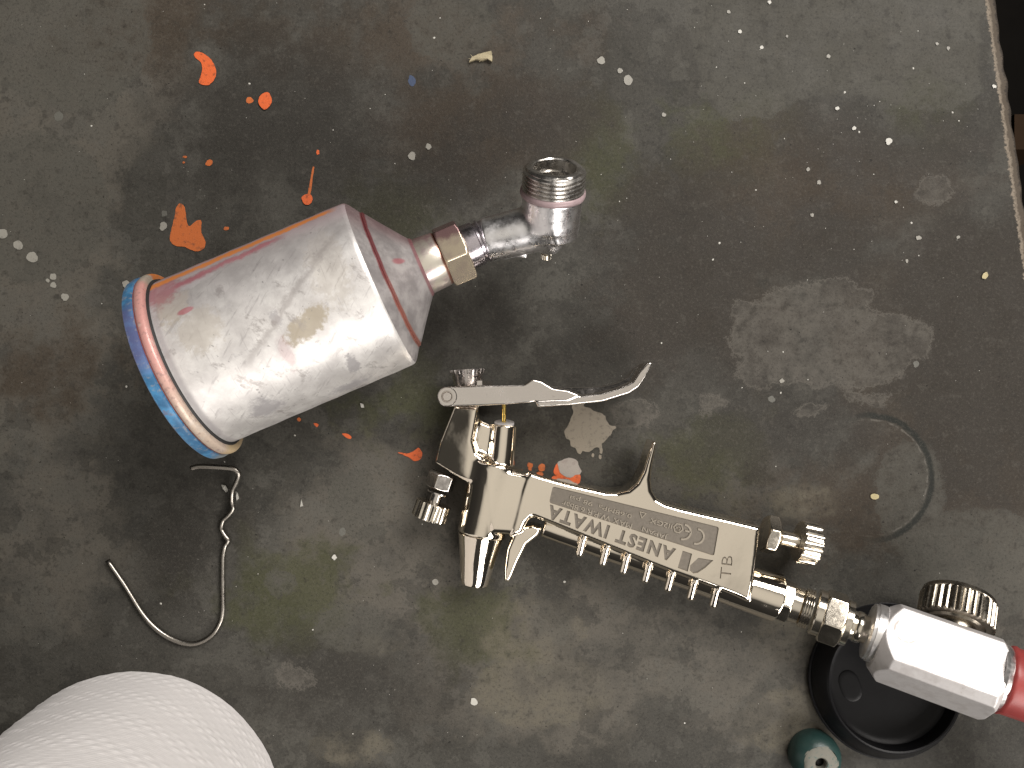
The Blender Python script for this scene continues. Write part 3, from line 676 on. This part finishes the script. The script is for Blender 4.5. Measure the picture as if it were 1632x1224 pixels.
d = F.extrude(handle, 4.5, ZT, 1.9)
bar = F.cone(at(791, 738, 12), at(766.5, 852, 12), 10.2, 9.2, r=.7)
d = smin(d, bar, 1.8)
bridge = F.extrude(G([(770, 742), (850, 757), (842, 800), (838, 836), (815, 852), (780, 850)], 20), 4, 21.5, 2.2)
d = smin(d, bridge, 1.0)
arm = F.extrude(G([(723, 648), (763, 648), (757, 680), (753, 703), (759, 722), (790, 737), (786, 760), (745, 770), (692, 739), (700, 705)], 19), 5, 19, 1.8)
arm = smax(arm, F.plane(at(758, 705, 19.2), (-.27, .03, .96)), .8)
d = smin(d, arm, 1.6)
web = F.extrude(G([(758, 660), (768, 672), (795, 684), (800, 742), (760, 728)], 15), 7, 15, 1.5)
d = smin(d, web, 3.0)
d = smin(d, F.cone(at(804, 677, 13), at(797, 748, 13), 4.9, 5.4, r=.5), 1.2)
hook = F.extrude(G([(822, 842), (850, 836), (864, 841), (858, 854), (840, 868), (826, 896), (816, 920), (811, 928), (804, 926), (804, 905), (808, 876)], 15), 6, 16, 1.6)
d = smin(d, hook, 1.2)
# the hook's hollow flank
d = smax(d, -F.cone(at(821, 866, 18.5), at(812, 905, 18.5), 1.5, 1.2, flat=False), .5)
ta, tb = at(866, 838, 10.5), at(1238, 952.5, 10.5); tu = nrm(tb - ta)
d = smax(d, -F.cone(at(850, 831, 22), at(1150, 947, 20), 2.2, 1.6, flat=False), .6)
d = smin(d, F.cone(ta, tb, 4.2, 9.3, r=.5), .6)
d = smax(d, -F.cone(at(858, 835, 20), at(1120, 936, 20.5), 2.6, 1.6, flat=False), .5)
for x, y in ((928, 869), (965, 884), (998, 897), (1033, 911), (1069, 925), (1105, 939), (1141, 951)):
    d = smin(d, F.cone(at(x + 2, y - 12, 20.2), at(x - 4, y + 12, 18.2), 1.5, 1.6, flat=False), .7)
d = np.ascontiguousarray(np.broadcast_to(d, tuple(F.n)))
V, Q = F.mesh(d)
casting = mk('casting', V, Q, [CHROME, ENGRAVE], gun)

def text_cut(txt, start_px, end_px, h_px, up, bold=0.0, shear=0.0, z=ZT, spacing=1.0):
    """lettering outline mesh fitted between two photo points on the handle face -> list of (verts2d mm, faces)"""
    cu = bpy.data.curves.new('t', 'FONT'); cu.body = txt; cu.size = 1; cu.offset = bold; cu.shear = shear; cu.space_character = spacing; cu.resolution_u = 2
    ob = bpy.data.objects.new('t', cu); COL.objects.link(ob)
    bpy.context.view_layer.update()
    me = bpy.data.meshes.new_from_object(ob.evaluated_get(bpy.context.evaluated_depsgraph_get()))
    co = np.array([v.co[:2] for v in me.vertices]); fs = [list(p.vertices) for p in me.polygons]
    bpy.data.objects.remove(ob); bpy.data.curves.remove(cu); bpy.data.meshes.remove(me)
    mn, mx_ = co.min(0), co.max(0)
    a = at(*start_px, z)[:2]; b = at(*end_px, z)[:2]; eu = b - a
    hv = at(start_px[0] + up[0] * h_px, start_px[1] + up[1] * h_px, z)[:2] - a
    q = (co - mn) / (mx_ - mn)
    return a + np.outer(q[:, 0], eu) + np.outer(q[:, 1], hv), fs
def prism(parts, z0, z1):
    bm = bmesh.new(); o0 = origin_of(gun)
    for co, fs in parts:
        vs = [bm.verts.new(((x - o0[0]) / 1000, (y - o0[1]) / 1000, z0 / 1000)) for x, y in co]
        for f in fs:
            try: bm.faces.new([vs[i] for i in f])
            except ValueError: pass
    bmesh.ops.remove_doubles(bm, verts=bm.verts, dist=1e-6)
    for f in bm.faces:
        f.normal_update()
    base = list(bm.faces)
    r = bmesh.ops.extrude_face_region(bm, geom=base)
    bmesh.ops.translate(bm, verts=[g for g in r['geom'] if isinstance(g, bmesh.types.BMVert)], vec=(0, 0, (z1 - z0) / 1000))
    bmesh.ops.recalc_face_normals(bm, faces=bm.faces)
    return bm
th19 = R(19.6); up19 = (-math.sin(th19), math.cos(th19))
def ngon(pl): return (pts2(pl, ZT), [list(range(len(pl)))])
logo = [ngon([(1088, 877.6), (1103, 882.5), (1096, 911), (1080, 905)]), ngon([(1113, 889), (1137, 893), (1124, 905), (1112, 913), (1105, 914), (1099, 909), (1100, 901)])]
def rounded(pl, r=4):
    out = []
    P = [np.array(p, float) for p in pl]
    for i in range(len(P)):
        a, b, c = P[i - 1], P[i], P[(i + 1) % len(P)]
        u = nrm(a - b) * r; v = nrm(c - b) * r
        for t in (0, .33, .67, 1): out.append(tuple(b + u * (1 - t) ** 2 + v * t ** 2))
    return out
panel = ngon(rounded([(881, 775), (1146, 840), (1138, 886), (875, 801)]))
tb_t = text_cut('TB', (1164, 924), (1168, 886.5), 17, (-.99, -.12), bold=-.012)
old = casting.data
for bold_, space_ in ((.05, 1.24), (.036, 1.12), (.026, 1.08), (.012, 1.05)):       # heavier strokes first; letters must stay apart for a clean cut
  name_t = text_cut('ANEST IWATA', (1078, 874.5), (876.5, 803.5), 23, (-.30, .95), bold=bold_, spacing=space_)
  cut_bm = prism([name_t, *logo, panel, tb_t], ZT - .4, ZT + 2)
  cme = bpy.data.meshes.new('cut'); cut_bm.to_mesh(cme); cut_bm.free()
  cme.materials.append(ENGRAVE)
  cob = bpy.data.objects.new('cut', cme); COL.objects.link(cob); cob.location = gun.location
  bpy.context.view_layer.update()
  bo = casting.modifiers.new('b', 'BOOLEAN'); bo.operation = 'DIFFERENCE'; bo.solver = 'EXACT'; bo.object = cob; bo.material_mode = 'TRANSFER'
  bpy.context.view_layer.update()
  newme = bpy.data.meshes.new_from_object(casting.evaluated_get(bpy.context.evaluated_depsgraph_get()))
  casting.modifiers.clear()
  bpy.data.objects.remove(cob); bpy.data.meshes.remove(cme)
  if len(newme.polygons) > .7 * len(old.polygons): break
casting.data = newme; bpy.data.meshes.remove(old); newme.name = 'casting'
me = casting.data
mats = [m.name for m in me.materials]; ei = mats.index('etched_grey')
nv = len(me.vertices); co = np.empty(nv * 3); me.vertices.foreach_get('co', co); co = co.reshape(-1, 3) * 1000 + origin_of(gun)
gN = F.grad(d, co)
nl = len(me.loops); lv = np.empty(nl, int); me.loops.foreach_get('vertex_index', lv)
npoly = len(me.polygons); ls = np.empty(npoly, int); lt = np.empty(npoly, int); mi = np.empty(npoly, int); pn = np.empty(npoly * 3)
me.polygons.foreach_get('loop_start', ls); me.polygons.foreach_get('loop_total', lt); me.polygons.foreach_get('material_index', mi); me.polygons.foreach_get('normal', pn); pn = pn.reshape(-1, 3)
lp = np.repeat(np.arange(npoly), lt)
LN = gN[lv]; cutf = mi[lp] == ei
LN[cutf] = pn[lp][cutf]
topf = (~cutf) & (pn[lp][:, 2] > .999) & (co[lv][:, 2] > ZT - .02); LN[topf] = (0, 0, 1)
me.polygons.foreach_set('use_smooth', [True] * npoly)
# walls of the recesses stay bright metal, only their floors are etched
wall = (mi == ei) & (np.abs(pn[:, 2]) < .5); ci = mats.index('polished_nickel')
mi2 = mi.copy(); mi2[wall] = ci; me.polygons.foreach_set('material_index', mi2)
me.normals_split_custom_set(LN.tolist())
print('casting polys', npoly, bold_, 'etched', int((mi2 == ei).sum()))

def raised(name, parts):
    bm = prism(parts, ZT - .41, ZT - .08); m = bpy.data.meshes.new(name); bm.to_mesh(m); bm.free(); m.materials.append(RAISED)
    o = bpy.data.objects.new(name, m); COL.objects.link(o); o.parent = casting
    return o
u15 = (-.27, .96)
raised('lettering', [text_cut('JAPAN', (1065, 852), (1025, 837.5), 9, u15), text_cut('MAX W.P.R.6.8bar', (1008, 835), (897, 797.5), 9, u15), text_cut('0.68MPa  98 psi', (1008, 818.5), (910, 787.5), 9, u15),
                     text_cut('II2GX', (1072, 836), (1037, 825.5), 8, u15)])
def arc_strip(c, r, w, a0, a1, k=14):
    th = np.linspace(R(a0), R(a1), k); o = []
    P = [(c[0] + r * math.cos(t), c[1] + r * math.sin(t)) for t in th] + [(c[0] + (r - w) * math.cos(t), c[1] + (r - w) * math.sin(t)) for t in th[::-1]]
    return (pts2(P, ZT), [[i, i + 1, 2 * k - 2 - i, 2 * k - 1 - i] for i in range(k - 1)])
raised('conformity_mark', [arc_strip((1110, 855), 13.5, 3, -78, 108), arc_strip((1089, 848), 13.5, 3, -78, 108), ngon([(1100, 846.5), (1101, 849.5), (1092, 847.5), (1092, 844.5)])])
hx = [(1081 + 8.5 * math.cos(R(a)), 842 + 8.5 * math.sin(R(a))) for a in range(15, 375, 60)]; hi_ = [(1081 + 6.6 * math.cos(R(a)), 842 + 6.6 * math.sin(R(a))) for a in range(15, 375, 60)]
raised('hexagon_mark', [(pts2(hx + hi_, ZT), [[i, (i + 1) % 6, 6 + (i + 1) % 6, 6 + i] for i in range(6)]), text_cut('Ex', (1085, 841.5), (1077, 838.5), 6, u15)])
tr = [(1031, 818), (1019, 815), (1022.5, 827)]; tc_ = np.mean(tr, 0); ti = [tuple(np.array(p) * .62 + tc_ * .38) for p in tr]
raised('triangle_mark', [(pts2(tr + ti, ZT), [[i, (i + 1) % 3, 3 + (i + 1) % 3, 3 + i] for i in range(3)])])

# rear cap, nozzle, washer, needle
a, b = at(766.5, 852, 12), at(756, 933, 12); L = np.linalg.norm(b - a)
V, F_, _, _ = lathe([(-.3, 8.6), (0, 8.9), (.5, 8.7), (L - 1.5, 5.4), (L - .5, 5.0), (L, 4.0)], a, b - a, 72); mk('rear_cap', V, F_, CHROME, gun, sharp=30)
a, b = at(747, 622, 13), at(745, 589, 13); L = np.linalg.norm(b - a)
NOZ = metal('stained_nozzle', (.60, .56, .54), .25, .25, dirt=(.18, .1, .08), dirt_amt=.7)
pr = [(-2, 5.0), (2, 5.6), (L - 1.8, 6.0), (L - .5, 6.5), (L, 6.5), (L, 4.2), (L - 2, 3.6)]
V, F_, _, _ = lathe(pr, a, b - a, 160, lambda th, i: 1 + (.03 * np.sign(np.sin(20 * th)) if i in (3, 4) else 0)); mk('nozzle', V, F_, NOZ, gun, sharp=35)
V, F_, _, _ = lathe([(0, 3.2), (0, 7.4), (3.2, 7.4), (3.2, 6.2)], at(754, 620, 11), (0, 1, 0), 6); mk('nozzle_base', V, F_, STEEL, gun, smooth=False)
V, F_, _, _ = lathe([(0, 3.2), (.1, 3.8), (1.0, 3.8), (1.2, 3.3), (1.2, 1.2)], at(803.5, 677, 13), nrm((.02, 1, .25)), 40); mk('packing_washer', V, F_, plain('grey_washer', (.45, .44, .44), .5), gun, sharp=40)
V, F_ = tube([at(803, 676, 13.2), at(803.5, 640, 14.5)], .85, 16); mk('needle', V, F_, BRASS, gun, sharp=40)

# trigger
F = Field((at(690, 600, 25)[0] - 2, at(700, 655, 25)[1] - 2, 1), (at(1045, 600, 20)[0] + 3, at(700, 570, 25)[1] + 3, 27.5), .4)
plate = G([(713, 616), (780, 614), (836, 613), (849, 604), (864, 608), (882, 619), (905, 622), (925, 630), (905, 638), (853, 640), (845, 642), (780, 646), (713, 648)], 25)
cyl = np.sqrt((F.X - at(713, 632, 25)[0]) ** 2 + (F.Y - at(713, 632, 25)[1]) ** 2) - 3.75
d2 = smin(F.extrude(plate, 21.8, 25, .5), np.maximum(cyl, np.maximum(21.8 - F.Z, F.Z - 25)), .2)
d2 = np.minimum(d2, F.extrude(G([(713, 618), (850, 616), (850, 642), (713, 648)], 6), 4.5, 7, .5))
strip = G([(852, 637), (921, 632), (961, 626), (988, 618), (1008, 609), (1019, 592), (1030, 580), (1036, 576), (1040, 579), (1030, 600), (1018, 617), (1003, 627), (961, 640), (907, 646), (857, 649)], 24)
d2 = smin(d2, F.extrude(strip, 4.5, 24.6, .7), .6)
inner = F.extrude(G([(870, 614), (921, 617), (961, 615), (986, 609), (1003, 600), (1014, 587), (1028, 578), (1034, 578), (1018, 602), (1000, 620), (961, 632), (880, 642)], 20), 6, 24.2, .6)
inner = smax(inner, F.plane(at(960, 633, 23.6), (.05, .62, .78)), .4)          # hollow ground inner flank
d2 = smin(d2, inner, .5)
solid('trigger', F, d2, STEEL, gun)
p = at(713, 632, 25.2)
V, F_, _, _ = lathe([(-1, 3.6), (.6, 3.6), (.9, 3.3), (.9, 2.2), (.2, 2.1)], p, (0, 0, 1), 48, cap0=False, cap1=False); mk('retaining_ring', V, F_, STEEL, gun, sharp=35)
V, F_, _, _ = lathe([(-22, 1.85), (.7, 1.85), (1.1, 1.5)], p, (0, 0, 1), 40); mk('pivot_pin', V, F_, STEEL, gun, sharp=35)

# left knob: nut, stem, knob
ax = nrm(at(687, 816, 11) - at(704, 765, 11)); a = at(708, 748, 11)
hex_nut('packing_nut', at(707, 754, 11), ax, 5.0, 6.3, STEEL, gun, rot=R(74))
V, F_, _, _ = lathe([(0, 4.2), (.6, 4.2), (.8, 2.2), (6, 2.2)], at(698, 784, 11), ax, 40); mk('knob_stem', V, F_, STEEL, gun, sharp=35)
kb = at(692, 800, 11)
pattern = fluted('pattern_knob', kb, ax, [(0, 4.2), (.3, 6.5), (.7, 6.9), (6.3, 6.9), (6.8, 6.5), (7.0, 4.5)], 16, .075, NICKEL, gun, idx=(2, 3))
# right knob
ax = nrm(at(1288, 866, 12) - at(1215, 849, 12))
hex_nut('air_valve_nut', at(1217, 849.5, 12), ax, 6.6, 4.6, NICKEL, gun, rot=R(100))
pr = [(0, 2.9)]
for i in range(3): pr += [(.3 + i * .7, 3.3), (.65 + i * .7, 2.9)]
V, F_, _, _ = lathe(pr + [(2.7, 2.9), (8.6, 2.9)], at(1236, 855, 12), ax, 40); mk('knob_stem', V, F_, NICKEL, gun, sharp=35)
fluted('air_knob', at(1271.5, 862, 12), ax, [(0, 4), (.2, 7.6), (.6, 8.1), (6.6, 8.1), (7.2, 7.6), (7.4, 5)], 18, .07, NICKEL, gun, idx=(2, 3))

# ------------------------------------------------------------------ air fittings and regulator, along one axis
f0 = at(1237, 952.5, 11); f1 = at(1392, 1008, 22); fa = nrm(f1 - f0)
FL = float(np.linalg.norm(f1 - f0))
def fx(px):                                   # distance along the fitting axis seen at photo x
    lo_, hi_ = -5.0, FL * 2.5
    for _ in range(40):
        m_ = (lo_ + hi_) / 2; q = f0 + fa * m_
        if 816 + q[0] * H / (K * (H - q[2])) < px: lo_ = m_
        else: hi_ = m_
    return lo_
hex_nut('inlet_nut', f0 + fa * fx(1240), fa, 7.0, fx(1262) - fx(1240), NICKEL, gun, rot=R(66))
s0 = fx(1260)
pr = [(s0, 6.6), (s0 + .3, 7.0), (s0 + 3.6, 7.0), (s0 + 4.0, 6.2)]
for i in range(4): pr += [(s0 + 4.2 + i * .9, 7.6), (s0 + 4.8 + i * .9, 7.7), (s0 + 4.9 + i * .9, 6.9), (s0 + 5.05 + i * .9, 6.9)]
V, F_, _, _ = lathe(pr, f0, fa, 64); mk('inlet_collar', V, F_, NICKEL, gun, sharp=35)
s1 = fx(1297); V, F_, _, _ = lathe([(s1, 7), (s1 + .1, 8.6), (s1 + .5, 8.9), (s1 + 3.0, 8.9), (s1 + 3.3, 8.4)], f0, fa, 64); mk('coupling_ring', V, F_, NICKEL, gun, sharp=35)
s2 = fx(1310); hex_nut('coupling_nut', f0 + fa * s2, fa, 9.0, fx(1343) - s2, NICKEL, gun, rot=R(69), cham=1.0)
s3 = fx(1342); V, F_, _, _ = lathe([(s3, 7), (s3 + .1, 8.2), (s3 + .6, 8.6), (s3 + 2.6, 8.6), (s3 + 3.0, 7.2), (s3 + 3.3, 5.6), (s3 + 4.2, 5.4), (s3 + 5, 5.9), (s3 + 6.5, 5.9), (s3 + 7.6, 5.2), (s3 + 9, 5.2)], f0, fa, 64); mk('coupling_collar', V, F_, NICKEL, gun, sharp=35)
reg = bpy.data.objects.new('regulator', None); COL.objects.link(reg); reg.parent = gun; reg.empty_display_size = .01
tag(reg, 'bright aluminium air regulator with a large knurled knob')
s4 = fx(1382)
V, F_, _, _ = lathe([(s4 - .2, 6), (s4, 9.6), (s4 + .5, 10.4), (s4 + 1.6, 10.5), (s4 + 1.7, 10.9), (s4 + 4.5, 10.9), (s4 + 4.9, 10.2), (s4 + 7, 10.2)], f0, fa, 72); mk('regulator_collar', V, F_, ALU, reg, sharp=35)
# block in its own frame: local z along the axis, local y = the bright face's normal
w_ = nrm(np.cross((0, 0, 1), fa)); phi = R(31)
nface = nrm(math.sin(phi) * w_ + math.cos(phi) * np.cross(fa, w_)); sidev = np.cross(nface, fa)
BM = np.stack([sidev, nface, fa], 1)
sb = fx(1397); se = fx(1588); LB = se - sb
F = Field((-17, -17, -1), (17, 17, LB + 1), .35)
hw, hh = 11.4, 11.8
d = np.maximum(np.abs(F.X) - hw - 1.4, np.abs(F.Y) - hh)
cc = 1.0
d = np.maximum(d, (np.abs(F.X) * .80 + F.Y * .60) - (hw * .80 + hh * .60) + 1.0)       # chamfers beside the bright face
d = np.maximum(d, (np.abs(F.X) - F.Y - hw - hh) * .7071 + 1.8)
rad = np.sqrt(F.X ** 2 + F.Y ** 2)
d = np.maximum(d, (rad - 11.0) * .75 - F.Z * .66)                            # turned front end
d = np.maximum(d, (rad - 13.6) * .7 + (F.Z - LB) * .7)
d = np.maximum(d, np.maximum(-F.Z, F.Z - LB))
BK = M_('marked_aluminium'); nb_ = BK.noise(5, 4, .6); nf_ = BK.noise(1.2, 4, .6, off=3); cb = BK.mix(BK.rng(nb_, .4, .7), (0.66, 0.64, 0.635), (0.54, 0.515, 0.505))
for cpx, rr in (((1449, 1001), 5.2), ((1546, 1063), 4.3)):
    cp = at(*cpx, 36) - origin_of(gun)
    dd = BK.node('ShaderNodeVectorMath', {0: BK.mm(), 1: tuple(cp)}, operation='DISTANCE').outputs['Value']
    cb = BK.mix(BK.mul(BK.rng(BK.math('ABSOLUTE', BK.sub(BK.add(dd, BK.mul(nb_, 1.2)), rr + .6)), .38, .1), BK.rng(nb_, .42, .52, 0, .8)), cb, (0.34, 0.31, 0.29))
cb = BK.mix(BK.rng(nf_, .64, .72, 0, .6), cb, (0.45, 0.41, 0.39))
BK.bump(nf_, .00003); BLOCKM = BK.set(Base_Color=cb, Metallic=.5, Roughness=BK.rng(nb_, .3, .7, .44, .54))
solid('regulator_block', F, np.broadcast_to(d, tuple(F.n)), BLOCKM, reg, BM, f0 + fa * sb - w_ * 1.8)
bc = f0 + fa * (sb + LB * .62) - w_ * 1.0
ka = -sidev if (-sidev)[1] > 0 else sidev
ka = nrm(ka); kbase = bc + ka * 12.0
V, F_, _, _ = lathe([(-2, 7.6), (1.6, 7.6), (2.0, 9.6), (3.0, 10.4)], kbase, ka, 64); mk('knob_neck', V, F_, KNOBM, reg, sharp=35)
fluted('regulator_knob', kbase + ka * 2.8, ka, [(0, 11.0), (.3, 12.6), (.8, 13.2), (9.6, 13.2), (9.9, 12.7), (10.1, 12.9), (11.6, 12.6), (12.2, 11.5), (12.2, 5)], 34, .055, KNOBM, reg, idx=(2, 3))
# red hose end
RED = plain('red_plastic', (0.30, 0.046, 0.043), .42, .3, 5); REDH = plain('red_hose_rubber', (0.20, 0.032, 0.030), .5, .2, 5)
h0 = f0 + fa * (se - 1.0)
V, F_, _, _ = lathe([(0, 8), (.2, 12.2), (1.2, 12.6), (2.2, 12.0), (3, 11.6)], h0, fa, 64); mk('hose_ferrule', V, F_, ALU, reg, sharp=35)
V, F_, _, _ = lathe([(2.4, 9), (2.6, 11.4), (3.2, 12.4), (4.4, 12.6), (5.2, 12.2), (24, 11.6), (25, 10.5)], h0, fa, 10); mk('hose_end', V, F_, RED, reg, sharp=60)
hp = h0 + fa * 18
V, F_ = tube(catmull([hp, hp + fa * 10 + np.array([1, -6, -3]), hp + fa * 14 + np.array([2, -22, -6]), hp + fa * 14 + np.array([3, -60, -14]), hp + fa * 14 + np.array([4, -130, -14])], 8), 7.0, 32); mk('hose', V, F_, REDH, reg)

# ------------------------------------------------------------------ black dish under the regulator
BLK = plain('black_plastic', (0.009, 0.009, 0.010), .38, .3, 8)
BLK.node_tree.nodes['Principled BSDF'].inputs['Specular IOR Level'].default_value = .18
bcx = at(1410, 1083, 2); tcx = at(1421, 1073, 12); dax = nrm(np.array([tcx[0] - bcx[0], tcx[1] - bcx[1], 10.0]) * (.2, .2, 1))
dish = thing('plastic_dish', (bcx[0], bcx[1], 0), 'round black plastic dish lying under the silver regulator', 'dish')
V, F_, _, _ = lathe([(0, 29.2), (.2, 30.0), (2.2, 30.1), (2.5, 29.6)], (bcx[0], bcx[1], 1.2), dax, 96); mk('base_lip', V, F_, BLK, dish, sharp=30)
V, F_, _, _ = lathe([(2.3, 28.9), (2.9, 29.3), (3.2, 29.3), (9.6, 25.8), (10.2, 25.4), (10.4, 25.0), (10.2, 24.5), (9.4, 24.2), (4.4, 23.6), (3.8, 22.6), (3.6, 21), (3.6, 12), (3.6, .5)], (bcx[0], bcx[1], 1.2), dax, 96); mk('bowl', V, F_, BLK, dish, sharp=30)
V, F_, _, _ = lathe([(3.5, 5.0), (3.7, 4.4), (3.75, 3.6), (3.7, .4)], np.array([bcx[0], bcx[1], 1.2]) + np.array([-14.5, -2, 0]), dax, 40, lambda th, i: 1 - .2 * np.cos(2 * th)); mk('boss', V, F_, BLK, dish, sharp=40)

# ------------------------------------------------------------------ teal cap at the bottom edge
TEAL = paint_mat('teal_plastic', (0.018, 0.046, 0.042), (0.012, 0.030, 0.028), .6, .4, 5)
WORN = paint_mat('worn_beige', (0.15, 0.145, 0.12), (0.04, 0.09, 0.08), .9, .6, 2)
tc0 = at(1309, 1218, 11)
cap = thing('teal_cap', (tc0[0] , tc0[1], 0), 'teal rounded plastic cap with worn pale top and dark hole, by the bottom edge', 'cap')
V, F_, _, _ = lathe([(0, 9.0), (.4, 9.5), (4, 9.9), (6.5, 9.6), (8.8, 8.6), (10.2, 7.2), (10.6, 6.6)], (tc0[0], tc0[1], 0), (0, 0, 1), 64, cap1=False); mk('cap_body', V, F_, TEAL, cap, sharp=40)
V, F_, _, _ = lathe([(10.4, 6.7), (10.8, 6.0), (11.1, 5.0), (11.1, 2.6), (10.7, 2.2), (8, 2.1)], (tc0[0], tc0[1], 0), (0, 0, 1), 64, lambda th, i: 1 + .05 * np.sin(5 * th + i) * (i < 2), cap0=False, cap1=False); mk('worn_top', V, F_, WORN, cap, sharp=40)
V, F_, _, _ = lathe([(7.9, 2.2), (8, .3)], (tc0[0], tc0[1], 0), (0, 0, 1), 24); mk('hole', V, F_, DARKM, cap)

# ------------------------------------------------------------------ bent wire hook
WIRE = metal('bare_wire', (0.30, 0.28, 0.25), .28, .2, dirt=(.10, .09, .06), dirt_amt=.7)
wz = [(590, 101, 9), (640, 90, 9), (720, 92, 8.8), (800, 97, 8.4), (848, 104, 8), (876, 125, 7.5), (880, 150, 6.8), (865, 190, 5.5), (843, 240, 4), (838, 300, 3), (846, 345, 2.5), (820, 385, 2), (785, 420, 1.6), (775, 470, 1.4), (797, 512, 1.6), (817, 540, 1.6),
      (797, 575, 1.3), (785, 640, 1.3), (784, 720, 1.2), (784, 800, 1.2), (785, 900, 1.2), (784, 970, 1.2), (768, 1040, 1.2), (720, 1115, 1.2), (640, 1163, 1.2), (560, 1168, 1.2), (460, 1133, 1.2), (370, 1070, 1.2), (290, 980, 1.3), (190, 820, 1.6), (80, 660, 2.2)]
wp = [at(150 + x / 3.824, 720 + y / 3.824, z) for x, y, z in wz]
wt = thing('wire_hook', (wp[20][0], wp[20][1], 0), 'bent bare wire hook lying below the cup', 'wire hook')
V, F_ = tube(catmull(wp, 5), 1.05, 14); mk('wire', V, F_, WIRE, wt)
CUTE = metal('cut_wire_end', (0.70, 0.68, 0.64), .3, .1)
ed = nrm(wp[0] - wp[1]); V, F_, _, _ = lathe([(-.05, 1.06), (.25, .9), (.35, .2)], wp[0], ed, 14); mk('cut_end', V, F_, CUTE, wt, smooth=False)

# ------------------------------------------------------------------ paper towel roll standing at the lower left
PM = M_('paper_towel'); ss, tt = PM.attr('s'), PM.attr('ang')
rib = PM.math('SINE', PM.mul(ss, 5.2)); nn = PM.noise(1.0, 3, .6); nl_ = PM.noise(18, 3, .5, off=4)
PM.bump(PM.add(PM.mul(rib, .12), PM.mul(nn, .5)), .00018, .7)
PAPER = PM.set(Base_Color=PM.mix(nl_, (0.77, 0.745, 0.735), (0.83, 0.805, 0.795)), Roughness=.85, Specular_IOR_Level=.2, Subsurface_Weight=.08, Subsurface_Radius=(.004, .004, .004))
rb = at(214, 1299, 0); RR = 57.5
roll = thing('paper_towel_roll', (rb[0], rb[1], 0), 'white embossed paper towel roll standing at the lower left', 'paper roll')
rax = nrm((0.15, 0.05, 1)); MR = frame(rax)
nth, nz = 720, 260
zs = np.concatenate([[0, .3, 1.2], np.linspace(2.4, 232, nz)]); rp_ = np.concatenate([[RR - 3.5, RR - 2, RR - .7], np.full(nz, RR)])
th = np.linspace(0, 2 * math.pi, nth, endpoint=False)
TH, ZS = np.meshgrid(th, zs)
px_, py_ = TH * RR / 6.2, ZS / 3.3
row = np.floor(py_); fx_ = (px_ + .5 * (row % 2)) % 1 - .5; fy_ = py_ % 1 - .5
jit1 = np.sin(np.floor(px_ + .5 * (row % 2)) * 12.9 + row * 7.2)
bumpd = .34 * (.6 + .4 * jit1) * np.exp(-((fx_ / .24) ** 2 + (fy_ / .30) ** 2))
soft = .35 * np.sin(3 * TH + ZS * .02) + .15 * np.sin(7 * TH - ZS * .05 + 1) + .05 * np.sin(17 * TH + ZS * .11)
RAD = rp_[:, None] + (bumpd + soft) * (ZS > 1)
P3 = np.stack([RAD * np.cos(TH), RAD * np.sin(TH), ZS], -1).reshape(-1, 3) @ MR.T + rb
m_ = len(zs); ii = np.arange(m_ * nth).reshape(m_, nth); jj = np.roll(ii, -1, 1)
Fq = np.stack([ii[:-1].ravel(), jj[:-1].ravel(), jj[1:].ravel(), ii[1:].ravel()], 1)
mk('paper', P3, Fq, PAPER, roll, attrs=dict(s=ZS.ravel(), ang=(TH * RR).ravel()))
V, F_, _, _ = lathe([(231, RR + .3), (232.4, RR - .6), (232.6, 21), (231, 20.4)], rb, rax, 180, cap0=False, cap1=False); mk('roll_end', V, F_, PAPER, roll, sharp=40)
V, F_, _, _ = lathe([(231, 20.6), (232.8, 20.5), (232.8, 19.4), (0.5, 19.4)], rb, rax, 64, cap0=False, cap1=False); mk('core_tube', V, F_, plain('core_card', (.30, .21, .13), .8), roll, sharp=40)
